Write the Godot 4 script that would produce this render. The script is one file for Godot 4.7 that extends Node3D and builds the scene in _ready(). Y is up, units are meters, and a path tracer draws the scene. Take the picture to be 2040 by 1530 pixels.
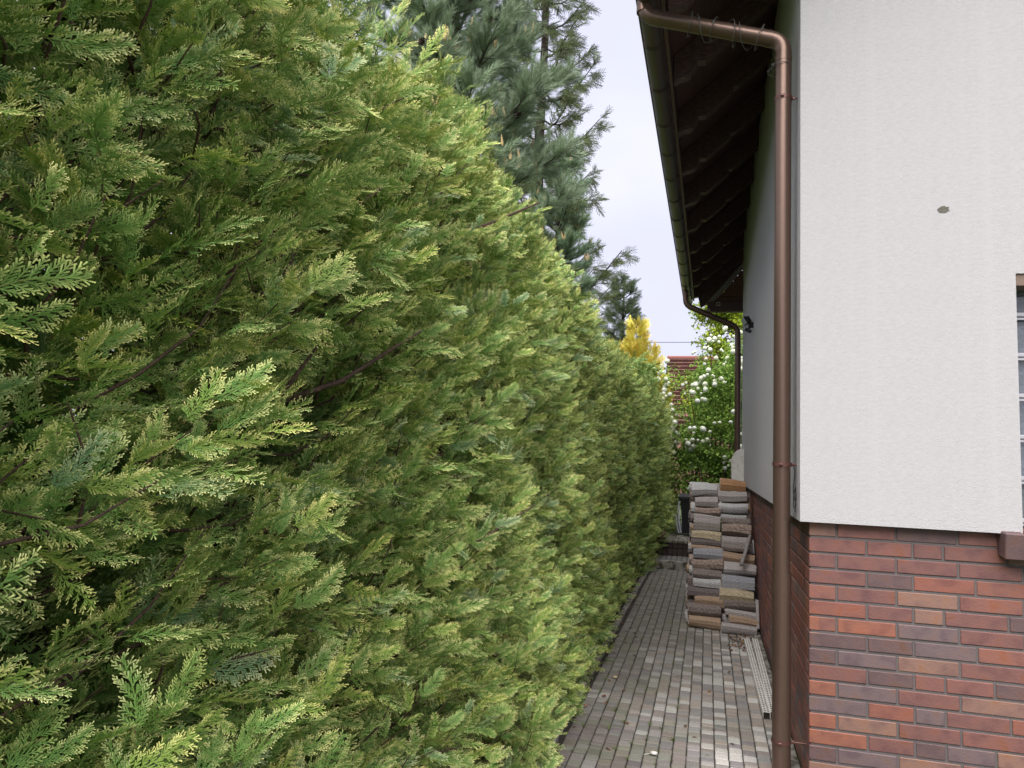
extends Node3D

var rng := RandomNumberGenerator.new()
var M := {}
var T := {}

# ------------------------------------------------------------------ mesh buffer
class G:
	var v := PackedVector3Array()
	var n := PackedVector3Array()
	var c := PackedColorArray()
	var u := PackedVector2Array()
	var col := Color.WHITE
	func put(p: Vector3, nn: Vector3, uv: Vector2, cc: Color) -> void:
		v.append(p); n.append(nn); u.append(uv); c.append(cc)
	func tri(a: Vector3, b: Vector3, d: Vector3, out := Vector3.ZERO, ua := Vector2.ZERO, ub := Vector2.ZERO, ud := Vector2.ZERO) -> void:
		var nn := (d - a).cross(b - a).normalized()
		if nn.dot(out) < 0.0:
			nn = -nn
			put(a, nn, ua, col); put(d, nn, ud, col); put(b, nn, ub, col)
		else:
			put(a, nn, ua, col); put(b, nn, ub, col); put(d, nn, ud, col)
	func quad(a: Vector3, b: Vector3, d: Vector3, e: Vector3, out := Vector3.ZERO, w := 1.0, h := 1.0) -> void:
		tri(a, b, d, out, Vector2(0, 0), Vector2(w, 0), Vector2(w, h))
		tri(a, d, e, out, Vector2(0, 0), Vector2(w, h), Vector2(0, h))
	func smooth(a: Vector3, b: Vector3, d: Vector3, na: Vector3, nb: Vector3, nd: Vector3, ua := Vector2.ZERO, ub := Vector2.ZERO, ud := Vector2.ZERO) -> void:
		var nn := (d - a).cross(b - a)
		if nn.dot(na + nb + nd) < 0.0:
			put(a, na, ua, col); put(d, nd, ud, col); put(b, nb, ub, col)
		else:
			put(a, na, ua, col); put(b, nb, ub, col); put(d, nd, ud, col)
	# triangle with one colour per corner
	func leaf(a: Vector3, b: Vector3, d: Vector3, ca: Color, cb: Color, cd: Color) -> void:
		var nn := (d - a).cross(b - a).normalized()
		put(a, nn, Vector2.ZERO, ca); put(b, nn, Vector2.ZERO, cb); put(d, nn, Vector2.ZERO, cd)
	func box(o: Vector3, s: Vector3, bev := 0.0, bas := Basis.IDENTITY) -> void:
		var h := s * 0.5
		if bev <= 0.0:
			for ax in 3:
				for sg in [-1.0, 1.0]:
					var nn := Vector3.ZERO; nn[ax] = sg
					var p := []
					for k in [[-1, -1], [1, -1], [1, 1], [-1, 1]]:
						var q := Vector3.ZERO
						q[ax] = sg * h[ax]; q[(ax + 1) % 3] = k[0] * h[(ax + 1) % 3]; q[(ax + 2) % 3] = k[1] * h[(ax + 2) % 3]
						p.append(o + bas * q)
					quad(p[0], p[1], p[2], p[3], bas * nn, s[(ax + 1) % 3], s[(ax + 2) % 3])
			return
		var P := {}
		for x in [-1, 1]:
			for y in [-1, 1]:
				for z in [-1, 1]:
					for ax in 3:
						var q := Vector3(x * (h.x - bev), y * (h.y - bev), z * (h.z - bev))
						q[ax] = [x, y, z][ax] * h[ax]
						P[[x, y, z, ax]] = o + bas * q
		for ax in 3:
			var b1 := (ax + 1) % 3
			var b2 := (ax + 2) % 3
			for sg in [-1, 1]:
				var p := []
				for k in [[-1, -1], [1, -1], [1, 1], [-1, 1]]:
					var key := [0, 0, 0, ax]
					key[ax] = sg; key[b1] = k[0]; key[b2] = k[1]
					p.append(P[key])
				var nn := Vector3.ZERO; nn[ax] = sg
				quad(p[0], p[1], p[2], p[3], bas * nn, s[b1], s[b2])
			# edges along ax
			for s1 in [-1, 1]:
				for s2 in [-1, 1]:
					var k0 := [0, 0, 0, b1]; k0[ax] = -1; k0[b1] = s1; k0[b2] = s2
					var k1: Array = k0.duplicate(); k1[ax] = 1
					var k2: Array = k1.duplicate(); k2[3] = b2
					var k3: Array = k0.duplicate(); k3[3] = b2
					var nn := Vector3.ZERO; nn[b1] = s1; nn[b2] = s2
					quad(P[k0], P[k1], P[k2], P[k3], bas * nn)
		for x in [-1, 1]:
			for y in [-1, 1]:
				for z in [-1, 1]:
					tri(P[[x, y, z, 0]], P[[x, y, z, 1]], P[[x, y, z, 2]], bas * Vector3(x, y, z))
	func tube(pts: Array, rad: Array, sides := 8, caps := true) -> void:
		var rings := []
		var dirs := []
		var up := Vector3(0.31, 0.2, 0.93)
		var ln := 0.0
		var lens := []
		for i in pts.size():
			var d: Vector3 = (pts[min(i + 1, pts.size() - 1)] - pts[max(i - 1, 0)]).normalized()
			if i == 0 and abs(d.dot(up.normalized())) > 0.9:
				up = Vector3(1, 0, 0.1)
			var a := (up - d * up.dot(d)).normalized()
			up = a
			var b := d.cross(a)
			var ring := []
			for k in sides:
				var t := TAU * k / sides
				ring.append(a * cos(t) + b * sin(t))
			rings.append(ring); dirs.append(d)
			if i > 0: ln += (pts[i] - pts[i - 1]).length()
			lens.append(ln)
		for i in pts.size() - 1:
			for k in sides:
				var k2: int = (k + 1) % sides
				var a: Vector3 = pts[i] + rings[i][k] * rad[i]
				var b: Vector3 = pts[i] + rings[i][k2] * rad[i]
				var d: Vector3 = pts[i + 1] + rings[i + 1][k2] * rad[i + 1]
				var e: Vector3 = pts[i + 1] + rings[i + 1][k] * rad[i + 1]
				var u0 := float(k) / sides
				var u1 := float(k + 1) / sides
				smooth(a, b, d, rings[i][k], rings[i][k2], rings[i + 1][k2], Vector2(u0, lens[i]), Vector2(u1, lens[i]), Vector2(u1, lens[i + 1]))
				smooth(a, d, e, rings[i][k], rings[i + 1][k2], rings[i + 1][k], Vector2(u0, lens[i]), Vector2(u1, lens[i + 1]), Vector2(u0, lens[i + 1]))
		if caps:
			for e in [0, pts.size() - 1]:
				for k in sides:
					tri(pts[e], pts[e] + rings[e][k] * rad[e], pts[e] + rings[e][(k + 1) % sides] * rad[e], dirs[e] * (-1.0 if e == 0 else 1.0))
	# closed outline in a plane, extruded by ext
	func prism(poly: Array, ext: Vector3) -> void:
		var p2 := PackedVector2Array()
		var nn := Vector3.ZERO
		for i in poly.size():
			nn += (poly[i] - poly[0]).cross(poly[(i + 1) % poly.size()] - poly[0])
		nn = nn.normalized()
		var ex: Vector3 = (poly[1] - poly[0]).normalized()
		var ey := nn.cross(ex)
		var mid := Vector3.ZERO
		for p in poly:
			p2.append(Vector2((p - poly[0]).dot(ex), (p - poly[0]).dot(ey)))
			mid += p / poly.size()
		var idx := Geometry2D.triangulate_polygon(p2)
		for i in range(0, idx.size(), 3):
			tri(poly[idx[i]], poly[idx[i + 1]], poly[idx[i + 2]], -ext, p2[idx[i]], p2[idx[i + 1]], p2[idx[i + 2]])
			tri(poly[idx[i]] + ext, poly[idx[i + 1]] + ext, poly[idx[i + 2]] + ext, ext, p2[idx[i]], p2[idx[i + 1]], p2[idx[i + 2]])
		var ccw := Geometry2D.is_polygon_clockwise(p2)
		for i in poly.size():
			var j := (i + 1) % poly.size()
			var e2: Vector3 = poly[j] - poly[i]
			var out := e2.cross(nn) * (-1.0 if ccw else 1.0)
			quad(poly[i], poly[j], poly[j] + ext, poly[i] + ext, out, e2.length(), ext.length())
	func mesh(mat: Material, into: ArrayMesh = null) -> ArrayMesh:
		var am := into if into else ArrayMesh.new()
		var a := []
		a.resize(Mesh.ARRAY_MAX)
		a[Mesh.ARRAY_VERTEX] = v; a[Mesh.ARRAY_NORMAL] = n; a[Mesh.ARRAY_COLOR] = c; a[Mesh.ARRAY_TEX_UV] = u
		am.add_surface_from_arrays(Mesh.PRIMITIVE_TRIANGLES, a)
		am.surface_set_material(am.get_surface_count() - 1, mat)
		return am

# ------------------------------------------------------------------ scene helpers
func R(a: float, b: float) -> float:
	return rng.randf_range(a, b)

func rv() -> Vector3:
	return Vector3(R(-1, 1), R(-1, 1), R(-1, 1))

func lin(r: float, g: float, b: float) -> Color:
	return Color(r, g, b).linear_to_srgb()

func obj(called: String, m: Mesh, parent: Node = null, kind := "") -> MeshInstance3D:
	var o := MeshInstance3D.new()
	o.name = called; o.mesh = m
	(parent if parent else self).add_child(o, true)
	if kind: o.set_meta("kind", kind)
	return o

func many(called: String, m: Mesh, xf: Array, cols: Array, parent: Node) -> MultiMeshInstance3D:
	var mm := MultiMesh.new()
	mm.transform_format = MultiMesh.TRANSFORM_3D
	mm.use_colors = cols.size() > 0
	mm.mesh = m
	mm.instance_count = xf.size()
	for i in xf.size():
		mm.set_instance_transform(i, xf[i])
		if cols.size(): mm.set_instance_color(i, cols[i])
	var o := MultiMeshInstance3D.new()
	o.name = called; o.multimesh = mm
	o.set_meta("kind", "stuff")
	(parent if parent else self).add_child(o, true)
	return o

func tag(o: Node, label: String, category: String, group := "") -> Node:
	o.set_meta("label", label); o.set_meta("category", category)
	if group: o.set_meta("group", group)
	return o

func thing(called: String, label: String, category: String, at := Vector3.ZERO, group := "") -> Node3D:
	var o := Node3D.new()
	o.name = called; o.position = at
	add_child(o, true)
	tag(o, label, category, group)
	return o

func noise_tex(freq: float, lo: float, hi: float, type := FastNoiseLite.TYPE_SIMPLEX_SMOOTH, octaves := 4, normal := 0.0, size := 512, sd := 1) -> NoiseTexture2D:
	var nz := FastNoiseLite.new()
	nz.noise_type = type; nz.frequency = freq; nz.fractal_octaves = octaves; nz.seed = sd
	var t := NoiseTexture2D.new()
	t.width = size; t.height = size; t.seamless = true; t.noise = nz
	if normal > 0.0:
		t.as_normal_map = true; t.bump_strength = normal
	else:
		var gr := Gradient.new()
		gr.set_color(0, Color(lo, lo, lo)); gr.set_color(1, Color(hi, hi, hi))
		t.color_ramp = gr
	return t

func ramp_tex(freq: float, stops: Array, octaves := 4, size := 512, sd := 1) -> NoiseTexture2D:
	var t := noise_tex(freq, 0, 1, FastNoiseLite.TYPE_SIMPLEX_SMOOTH, octaves, 0.0, size, sd)
	var gr := Gradient.new()
	gr.offsets = PackedFloat32Array(stops.map(func(s): return s[0]))
	gr.colors = PackedColorArray(stops.map(func(s): return s[1]))
	t.color_ramp = gr
	return t

func mat(col: Color, rough := 0.8, o := {}) -> StandardMaterial3D:
	var m := StandardMaterial3D.new()
	m.albedo_color = col; m.roughness = rough
	m.metallic = o.get("metal", 0.0)
	m.metallic_specular = o.get("spec", 0.5)
	if o.has("tex"): m.albedo_texture = o.tex
	if o.has("normal"):
		m.normal_enabled = true; m.normal_texture = o.normal; m.normal_scale = o.get("ns", 1.0)
	if o.has("rtex"): m.roughness_texture = o.rtex
	if o.has("scale"):
		m.uv1_triplanar = true; m.uv1_scale = o.scale
		m.uv1_world_triplanar = o.get("world", true)
	if o.has("uv"): m.uv1_scale = o.uv
	if o.has("vc"): m.vertex_color_use_as_albedo = true
	if o.has("back"):
		m.backlight_enabled = true; m.backlight = o.back
	if o.has("detail"):
		m.detail_enabled = true; m.detail_albedo = o.detail; m.detail_blend_mode = BaseMaterial3D.BLEND_MODE_MUL
		m.detail_uv_layer = BaseMaterial3D.DETAIL_UV_1
	m.cull_mode = BaseMaterial3D.CULL_DISABLED
	return m

func sky_image() -> ImageTexture:
	var nz := FastNoiseLite.new()
	nz.frequency = 1.3; nz.fractal_octaves = 5; nz.seed = 5
	var im := Image.create(768, 384, false, Image.FORMAT_RGB8)
	for y in 384:
		var el := PI * (0.5 - (y + 0.5) / 384.0)
		for x in 768:
			var az := TAU * x / 768.0
			var d := Vector3(cos(el) * cos(az), sin(el) * 1.6, cos(el) * sin(az))
			var k: float = clamp(nz.get_noise_3dv(d * 1.4) * 1.6 + 0.45, 0.0, 1.0)
			var a := Color(0.872, 0.882, 0.968)
			var b := Color(0.925, 0.93, 0.98)
			im.set_pixel(x, y, a.lerp(b, k))
	return ImageTexture.create_from_image(im)

func _ready() -> void:
	rng.seed = 77
	# camera
	var cam := Camera3D.new()
	cam.name = "camera"
	cam.transform = Transform3D(Basis(Vector3(0.96456122, 0.03973173, -0.2608506), Vector3(-0.01292978, 0.99452756, 0.10367139), Vector3(0.26354215, -0.09662467, 0.95979644)), Vector3(0, 1.63, 0))
	cam.fov = 56.124; cam.near = 0.05; cam.far = 400.0
	add_child(cam)
	# sky, exposure
	var env := Environment.new()
	env.background_mode = Environment.BG_SKY
	var pano := PanoramaSkyMaterial.new()
	pano.panorama = sky_image()
	env.sky = Sky.new()
	env.sky.sky_material = pano
	env.background_energy_multiplier = 0.68
	env.tonemap_mode = Environment.TONE_MAPPER_LINEAR
	env.tonemap_exposure = 1.7
	env.sdfgi_enabled = true; env.ssao_enabled = true; env.ssil_enabled = true
	var we := WorldEnvironment.new()
	we.name = "environment"; we.environment = env
	add_child(we)
	# the bright part of the overcast sky, high behind the camera and a little to the left
	var sun := DirectionalLight3D.new()
	sun.name = "sun"
	sun.light_energy = 1.5
	sun.light_color = Color(1.0, 0.975, 0.95)
	sun.light_angular_distance = 70.0
	sun.shadow_enabled = true
	sun.look_at_from_position(Vector3(-0.06, 0.84, 0.52), Vector3.ZERO)
	add_child(sun)

	materials()
	ground()
	house()
	path()
	hedge()
	steps_and_bin()
	woodpile()
	trees()
	bush()
	far_house()
	small_things()

func materials() -> void:
	T.speck = noise_tex(0.06, 0.72, 1.0, FastNoiseLite.TYPE_SIMPLEX_SMOOTH, 5, 0.0, 512, 2)
	T.patch = noise_tex(0.012, 0.55, 1.0, FastNoiseLite.TYPE_SIMPLEX_SMOOTH, 4, 0.0, 512, 3)
	T.grain = noise_tex(0.02, 0.42, 1.0, FastNoiseLite.TYPE_SIMPLEX_SMOOTH, 5, 0.0, 512, 4)
	T.bark = noise_tex(0.025, 0.3, 1.0, FastNoiseLite.TYPE_CELLULAR, 3, 0.0, 512, 6)
	T.bump = noise_tex(0.05, 0, 1, FastNoiseLite.TYPE_SIMPLEX_SMOOTH, 4, 6.0, 512, 7)
	T.stucco = noise_tex(0.035, 0, 1, FastNoiseLite.TYPE_SIMPLEX_SMOOTH, 3, 5.0, 1024, 8)
	T.grainbump = noise_tex(0.02, 0, 1, FastNoiseLite.TYPE_SIMPLEX_SMOOTH, 5, 8.0, 512, 4)
	T.stain = ramp_tex(0.008, [[0.0, Color(0.86, 0.85, 0.8)], [0.45, Color(0.97, 0.965, 0.95)], [1.0, Color(1, 1, 1)]], 5, 512, 11)
	T.faint = noise_tex(0.02, 0.955, 1.0, FastNoiseLite.TYPE_SIMPLEX_SMOOTH, 5, 0.0, 512, 14)
	T.dirt = ramp_tex(0.01, [[0.3, Color(0.5, 0.48, 0.42)], [0.55, Color(0.85, 0.83, 0.8)], [1.0, Color(1, 1, 1)]], 5, 512, 12)
	T.flash = ramp_tex(0.006, [[0.0, Color(1.0, 0.9, 0.75)], [0.3, Color(1, 0.97, 0.95)], [0.5, Color(0.96, 0.95, 0.95)], [0.75, Color(0.9, 0.87, 0.89)], [1.0, Color(0.82, 0.80, 0.84)]], 4, 512, 13)
	M.stucco = mat(lin(0.47, 0.463, 0.475), 0.92, {"tex": T.faint, "normal": T.stucco, "ns": 2.0, "scale": Vector3(1.9, 5.2, 1.9)})
	M.mortar = mat(lin(0.165, 0.15, 0.15), 0.95, {"tex": T.speck, "normal": T.bump, "scale": Vector3(6, 6, 6)})
	var tones := [[0.215, 0.085, 0.064], [0.25, 0.10, 0.066], [0.165, 0.078, 0.07], [0.115, 0.073, 0.074], [0.185, 0.084, 0.072], [0.215, 0.125, 0.098], [0.14, 0.10, 0.104], [0.21, 0.092, 0.073], [0.17, 0.08, 0.071]]
	M.brick = []
	for t in tones:
		M.brick.append(mat(lin(t[0], t[1], t[2]), 0.62, {"tex": T.flash, "normal": T.bump, "ns": 0.14, "scale": Vector3(2.3, 2.3, 2.3)}))
	M.copper = mat(lin(0.15, 0.098, 0.076), 0.33, {"metal": 0.6, "tex": T.faint, "scale": Vector3(2, 2, 2)})
	M.gutter = mat(lin(0.075, 0.055, 0.047), 0.4, {"metal": 0.25})
	M.clamp = mat(lin(0.125, 0.06, 0.05), 0.4, {"metal": 0.4})
	M.darkwood = mat(lin(0.19, 0.10, 0.092), 0.5, {"tex": T.grain, "scale": Vector3(1.5, 9, 9)})
	M.plank = mat(lin(0.30, 0.14, 0.105), 0.6, {"tex": T.grain, "scale": Vector3(1.2, 11, 4)})
	M.palewood = mat(lin(0.55, 0.48, 0.46), 0.8, {"tex": T.grain, "scale": Vector3(2, 7, 7)})
	M.rooftile = mat(lin(0.06, 0.03, 0.028), 0.5, {"tex": T.speck, "scale": Vector3(2, 2, 2)})
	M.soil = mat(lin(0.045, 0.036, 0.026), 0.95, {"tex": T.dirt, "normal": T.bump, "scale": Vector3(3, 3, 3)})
	M.joint = mat(lin(0.05, 0.044, 0.036), 0.95, {"tex": T.speck, "normal": T.bump, "scale": Vector3(5, 5, 5)})
	M.grass = mat(lin(0.07, 0.11, 0.03), 0.9, {"tex": T.dirt, "scale": Vector3(0.5, 0.5, 0.5)})
	M.concrete = mat(lin(0.32, 0.315, 0.30), 0.9, {"tex": T.dirt, "normal": T.bump, "ns": 0.4, "scale": Vector3(1.4, 1.4, 1.4)})
	M.paver = mat(lin(1, 1, 1), 0.88, {"tex": T.speck, "normal": T.bump, "ns": 0.5, "scale": Vector3(3.1, 3.1, 3.1), "vc": true})
	M.leaf = mat(Color.WHITE, 0.55, {"vc": true, "back": Color(0.45, 0.45, 0.45), "spec": 0.3})
	M.needle = mat(Color.WHITE, 0.5, {"vc": true, "back": Color(0.15, 0.15, 0.15), "spec": 0.4})
	M.twig = mat(lin(0.21, 0.12, 0.085), 0.8, {"tex": T.bark, "scale": Vector3(8, 8, 8), "world": false})
	M.trunk = mat(lin(0.10, 0.065, 0.05), 0.95, {"tex": T.bark, "normal": T.bump, "scale": Vector3(6, 2, 6), "world": false})
	M.black = mat(lin(0.012, 0.012, 0.014), 0.45, {"spec": 0.5})
	M.white = mat(lin(0.72, 0.71, 0.69), 0.5, {"tex": T.stain, "scale": Vector3(3, 3, 3)})
	M.wire = mat(lin(0.16, 0.15, 0.15), 0.5, {"metal": 0.6})
	M.glass = mat(Color(0.75, 0.8, 0.85, 0.12), 0.03, {"spec": 0.9})
	M.glass.transparency = BaseMaterial3D.TRANSPARENCY_ALPHA
	M.dark = mat(lin(0.02, 0.02, 0.02), 0.9)
	M.frame = mat(lin(0.42, 0.42, 0.46), 0.4)

# ------------------------------------------------------------------ ground
func ground() -> void:
	var g := G.new()
	var N := 60
	var hh := func(x: float, z: float) -> float:
		var t: float = smoothstep(-11.9, -12.3, z)
		return lerp(-0.03, 0.345, t)
	var zs := [140.0, 40.0, 12.0, 4.0, 0.0, -4.0, -8.0, -11.0, -11.9, -12.0, -12.1, -12.2, -12.3, -13.0, -15.0, -18.0, -24.0, -40.0, -80.0, -150.0]
	var xs := [-150.0, -60.0, -20.0, -8.0, -4.0, -2.0, 0.0, 2.0, 4.0, 10.0, 30.0, 150.0]
	for i in zs.size() - 1:
		for j in xs.size() - 1:
			var P := func(x, z): return Vector3(x, hh.call(x, z), z)
			g.quad(P.call(xs[j], zs[i]), P.call(xs[j + 1], zs[i]), P.call(xs[j + 1], zs[i + 1]), P.call(xs[j], zs[i + 1]), Vector3.UP)
	obj("ground", g.mesh(M.grass), null, "structure")
	# earth under the hedge
	g = G.new()
	var nz := FastNoiseLite.new()
	nz.frequency = 3.0
	var st := 0.12
	for i in 130:
		for j in 14:
			var q := []
			for k in [[0, 0], [1, 0], [1, 1], [0, 1]]:
				var x: float = -0.875 - (j + k[0]) * st
				var z: float = 1.6 - (i + k[1]) * st
				var up: float = smoothstep(-10.9, -12.2, z) * 0.36
				q.append(Vector3(x, 0.012 + up + 0.03 * abs(nz.get_noise_2d(x, z)) + 0.02 * min(j, 4), z))
			g.quad(q[0], q[1], q[2], q[3], Vector3.UP)
	obj("earth", g.mesh(M.soil), null, "structure")

# ------------------------------------------------------------------ house
const SX := 0.46      # plane of the rendered side wall
const SZ := -4.0      # plane of the rendered front wall
const BX := 0.51      # brick faces
const BZ := -4.053
const FARZ := -10.72
const SLOPE := 0.86

func eave(z: float) -> float:      # height of the gutter
	return 4.40 - 0.0343 * (-4.4 - z)

func gutx(z: float) -> float:      # middle of the gutter
	return -0.382 + 0.0073 * (-4.4 - z)

func under(x: float, z: float) -> float:   # top of the rafters
	return eave(z) + 0.17 + SLOPE * (x + 0.27)

func house() -> void:
	var h := thing("house", "rendered house with red brick plinth, dark eaves and copper brown downpipes", "house")
	# --- rendered walls
	var g := G.new()
	var top := 5.0
	g.box(Vector3((SX + 1.452) / 2, (1.345 + top) / 2, SZ - 0.15), Vector3(1.452 - SX, top - 1.345, 0.3))
	g.box(Vector3((1.452 + 2.9) / 2, (2.614 + top) / 2, SZ - 0.15), Vector3(2.9 - 1.452, top - 2.614, 0.3))
	g.box(Vector3((2.9 + 8.0) / 2, (1.345 + top) / 2, SZ - 0.15), Vector3(5.1, top - 1.345, 0.3))
	g.prism([Vector3(SX, top, SZ), Vector3(8.0, top, SZ), Vector3(8.0, 5.1, SZ), Vector3(4.3, 8.2, SZ), Vector3(SX, 5.1, SZ)], Vector3(0, 0, -0.3))
	obj("front_wall", g.mesh(M.stucco), h)
	g = G.new()
	g.box(Vector3(SX + 0.15, (1.345 + 5.05) / 2, (SZ - 0.3 + FARZ) / 2), Vector3(0.3, 5.05 - 1.345, -FARZ + SZ - 0.3), 0.0)
	obj("side_wall", g.mesh(M.stucco), h)
	g = G.new()
	g.box(Vector3(4.4, 2.5, FARZ + 0.15 - 0.3), Vector3(7.2, 5.0, 0.3))
	g.box(Vector3(7.85, 2.5, -7.3), Vector3(0.3, 5.0, 6.0))
	g.prism([Vector3(0.76, 5.0, FARZ), Vector3(8.0, 5.0, FARZ), Vector3(4.3, 8.1, FARZ)], Vector3(0, 0, -0.3))
	obj("back_wall", g.mesh(M.stucco), h)
	# chip in the render
	g = G.new()
	var rim := []
	for k in 19:
		var t := TAU * k / 19.0
		var q := R(0.6, 1.0)
		rim.append(Vector3(1.142 + cos(t) * 0.031 * q, 2.952 + sin(t) * (0.026 if t < PI else 0.016) * q, SZ + 0.0025))
	for k in 19:
		g.tri(Vector3(1.15, 2.955, SZ + 0.0008), rim[k], rim[(k + 1) % 19], Vector3(0, 0, 1))
		g.quad(rim[k], rim[(k + 1) % 19], rim[(k + 1) % 19] + Vector3(0, 0, -0.004), rim[k] + Vector3(0, 0, -0.004), rim[k] - Vector3(1.142, 2.952, SZ))
	obj("render_chip", g.mesh(mat(lin(0.33, 0.31, 0.25), 0.95, {"tex": T.bark, "normal": T.bump, "scale": Vector3(22, 22, 22)})), h).set_meta("label", "chipped beige brown patch in the render")
	# --- brick plinth: mortar body, then each brick
	g = G.new()
	g.box(Vector3(4.2, 0.68, BZ - 0.1585), Vector3(7.4 - 0.034, 1.36, 0.306))
	g.box(Vector3(BX + 0.16, 0.68, (BZ - 0.32 + FARZ + 0.06) / 2), Vector3(0.306, 1.36, -FARZ + BZ - 0.38))
	var plinth := obj("brick_plinth", g.mesh(M.mortar), h)
	var unit := {}
	for L in [125, 200, 265]:
		unit[L] = []
		for vr in 3:
			g = G.new()
			g.box(Vector3(0, 0, 0), Vector3(L / 1000.0, 0.0665, 0.05), 0.002 + 0.0006 * vr, Basis(Vector3(0, 0, 1), R(-0.006, 0.006)))
			unit[L].append(g)
	var cache := {}
	var rest := []
	var restc := []
	var bricks := []
	for k in 17:
		var y := 0.0095 + 0.079 * k + 0.0335
		# front
		var x := BX
		var pat: Array = [125, 265, 265, 265, 200] if k % 2 == 0 else [265, 200, 265 if k in [1, 9, 13] else 125, 200 if k in [3, 7] else 265, 265]
		var i := 0
		while x < 2.75:
			var L: int = pat[i] if i < pat.size() else [125, 200, 265, 265][rng.randi() % 4]
			bricks.append([L, Vector3(x + L / 2000.0, y, BZ - 0.025 + R(-0.0015, 0.0015)), 0.0])
			x += L / 1000.0 + 0.0105
			i += 1
		# side
		var z := BZ
		i = 0
		while z > FARZ + 0.15:
			var L: int = (265 if k % 2 == 0 else 125) if i == 0 else [125, 200, 265, 265][rng.randi() % 4]
			var inset := 0.0
			bricks.append([L, Vector3(BX + 0.025 + R(-0.0015, 0.0015), y, z - L / 2000.0 - inset), PI / 2])
			z -= L / 1000.0 + 0.0105
			i += 1
	bricks.sort_custom(func(a, b): return a[1].distance_squared_to(Vector3(0.4, 1, -1)) < b[1].distance_squared_to(Vector3(0.4, 1, -1)))
	var made := 0
	for b in bricks:
		var bas := Basis(Vector3.UP, b[2])
		var at: Vector3 = b[1]
		if b[2] != 0.0 and at.z > BZ - 0.3: at.x += 0.0006
		var xf := Transform3D(bas, at)
		var visible: bool = b[2] != 0.0 or at.x < 1.75
		if made < 298 and visible:
			var key := [b[0], rng.randi() % 3, rng.randi() % M.brick.size()]
			if not cache.has(key): cache[key] = unit[key[0]][key[1]].mesh(M.brick[key[2]])
			obj("brick", cache[key], plinth).transform = xf
			made += 1
		else:
			xf.basis = xf.basis * Basis.from_scale(Vector3(b[0] / 265.0, 1, 1))
			rest.append(xf)
			var t: Array = [[0.9, 0.8, 0.75], [1, 1, 1], [0.65, 0.75, 0.9], [0.5, 0.65, 0.85]][rng.randi() % 4]
			restc.append(Color(t[0], t[1], t[2]))
	var mb: StandardMaterial3D = M.brick[0].duplicate()
	mb.vertex_color_use_as_albedo = true
	many("brick", unit[265][0].mesh(mb), rest, restc, plinth)
	# window and its brick sill
	g = G.new()
	g.box(Vector3(2.15, 1.285, SZ - 0.06), Vector3(1.5, 0.10, 0.14))
	var sill := obj("window_sill", g.mesh(M.mortar), h)
	for k in 16:
		g = G.new()
		g.box(Vector3.ZERO, Vector3(0.083, 0.125, 0.16), 0.005)
		var o := obj("sill_brick", g.mesh(M.brick[[3, 2, 6][k % 3]]), sill)
		o.position = Vector3(1.402 + k * 0.094, 1.297, SZ - 0.03)
		o.rotation.x = 0.12
	g = G.new()
	for a in [[1.452, 1.495, 1.36, 2.614], [2.85, 2.9, 1.36, 2.614]]:
		g.box(Vector3((a[0] + a[1]) / 2, (a[2] + a[3]) / 2, SZ - 0.17), Vector3(a[1] - a[0], a[3] - a[2], 0.06))
	var win := obj("window", g.mesh(M.frame), h)
	g = G.new()
	g.box(Vector3(2.176, 2.585, SZ - 0.075), Vector3(1.446, 0.058, 0.13))
	obj("roller_shutter_box", g.mesh(mat(lin(0.16, 0.11, 0.08), 0.5)), win)
	for k in 6:
		g = G.new()
		g.box(Vector3(2.176, 1.405 + 0.205 * k, SZ - 0.118), Vector3(1.446, 0.02, 0.012), 0.003)
		g.box(Vector3(2.176, 1.405 + 0.205 * k - 0.021, SZ - 0.12), Vector3(1.446, 0.01, 0.008))
		obj("glazing_bar", g.mesh(M.frame), win)
	g = G.new()
	g.box(Vector3(2.174, 1.985, SZ - 0.15), Vector3(1.352, 1.22, 0.006))
	obj("glass_pane", g.mesh(M.glass), win)
	g = G.new()
	g.box(Vector3(2.2, 2.0, SZ - 1.2), Vector3(2.4, 1.6, 0.02))
	g.box(Vector3(2.2, 1.21, SZ - 0.75), Vector3(2.4, 0.02, 0.9))
	g.box(Vector3(2.2, 2.79, SZ - 0.75), Vector3(2.4, 0.02, 0.9))
	g.box(Vector3(1.01, 2.0, SZ - 0.75), Vector3(0.02, 1.6, 0.9))
	g.box(Vector3(3.39, 2.0, SZ - 0.75), Vector3(0.02, 1.6, 0.9))
	obj("room", g.mesh(mat(lin(0.12, 0.12, 0.13), 0.9)), win)
	g = G.new()
	for k in 18:
		var x0 := 1.5 + k * 0.075
		g.quad(Vector3(x0, 1.4, SZ - 0.24 - 0.02 * (k % 2)), Vector3(x0 + 0.075, 1.4, SZ - 0.24 - 0.02 * ((k + 1) % 2)), Vector3(x0 + 0.075, 2.5, SZ - 0.24 - 0.02 * ((k + 1) % 2)), Vector3(x0, 2.5, SZ - 0.24 - 0.02 * (k % 2)), Vector3(0, 0, 1))
	var lace := ramp_tex(0.012, [[0.0, Color(0.05, 0.05, 0.06)], [0.45, Color(0.12, 0.12, 0.14)], [0.62, Color(0.62, 0.64, 0.7)], [1.0, Color(0.8, 0.8, 0.85)]], 3, 512, 31)
	obj("lace_curtain", g.mesh(mat(lin(0.16, 0.16, 0.18), 0.9, {"tex": lace, "scale": Vector3(2.6, 2.6, 2.6)})), win)
	roof(h)
	pipes(h)

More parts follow.
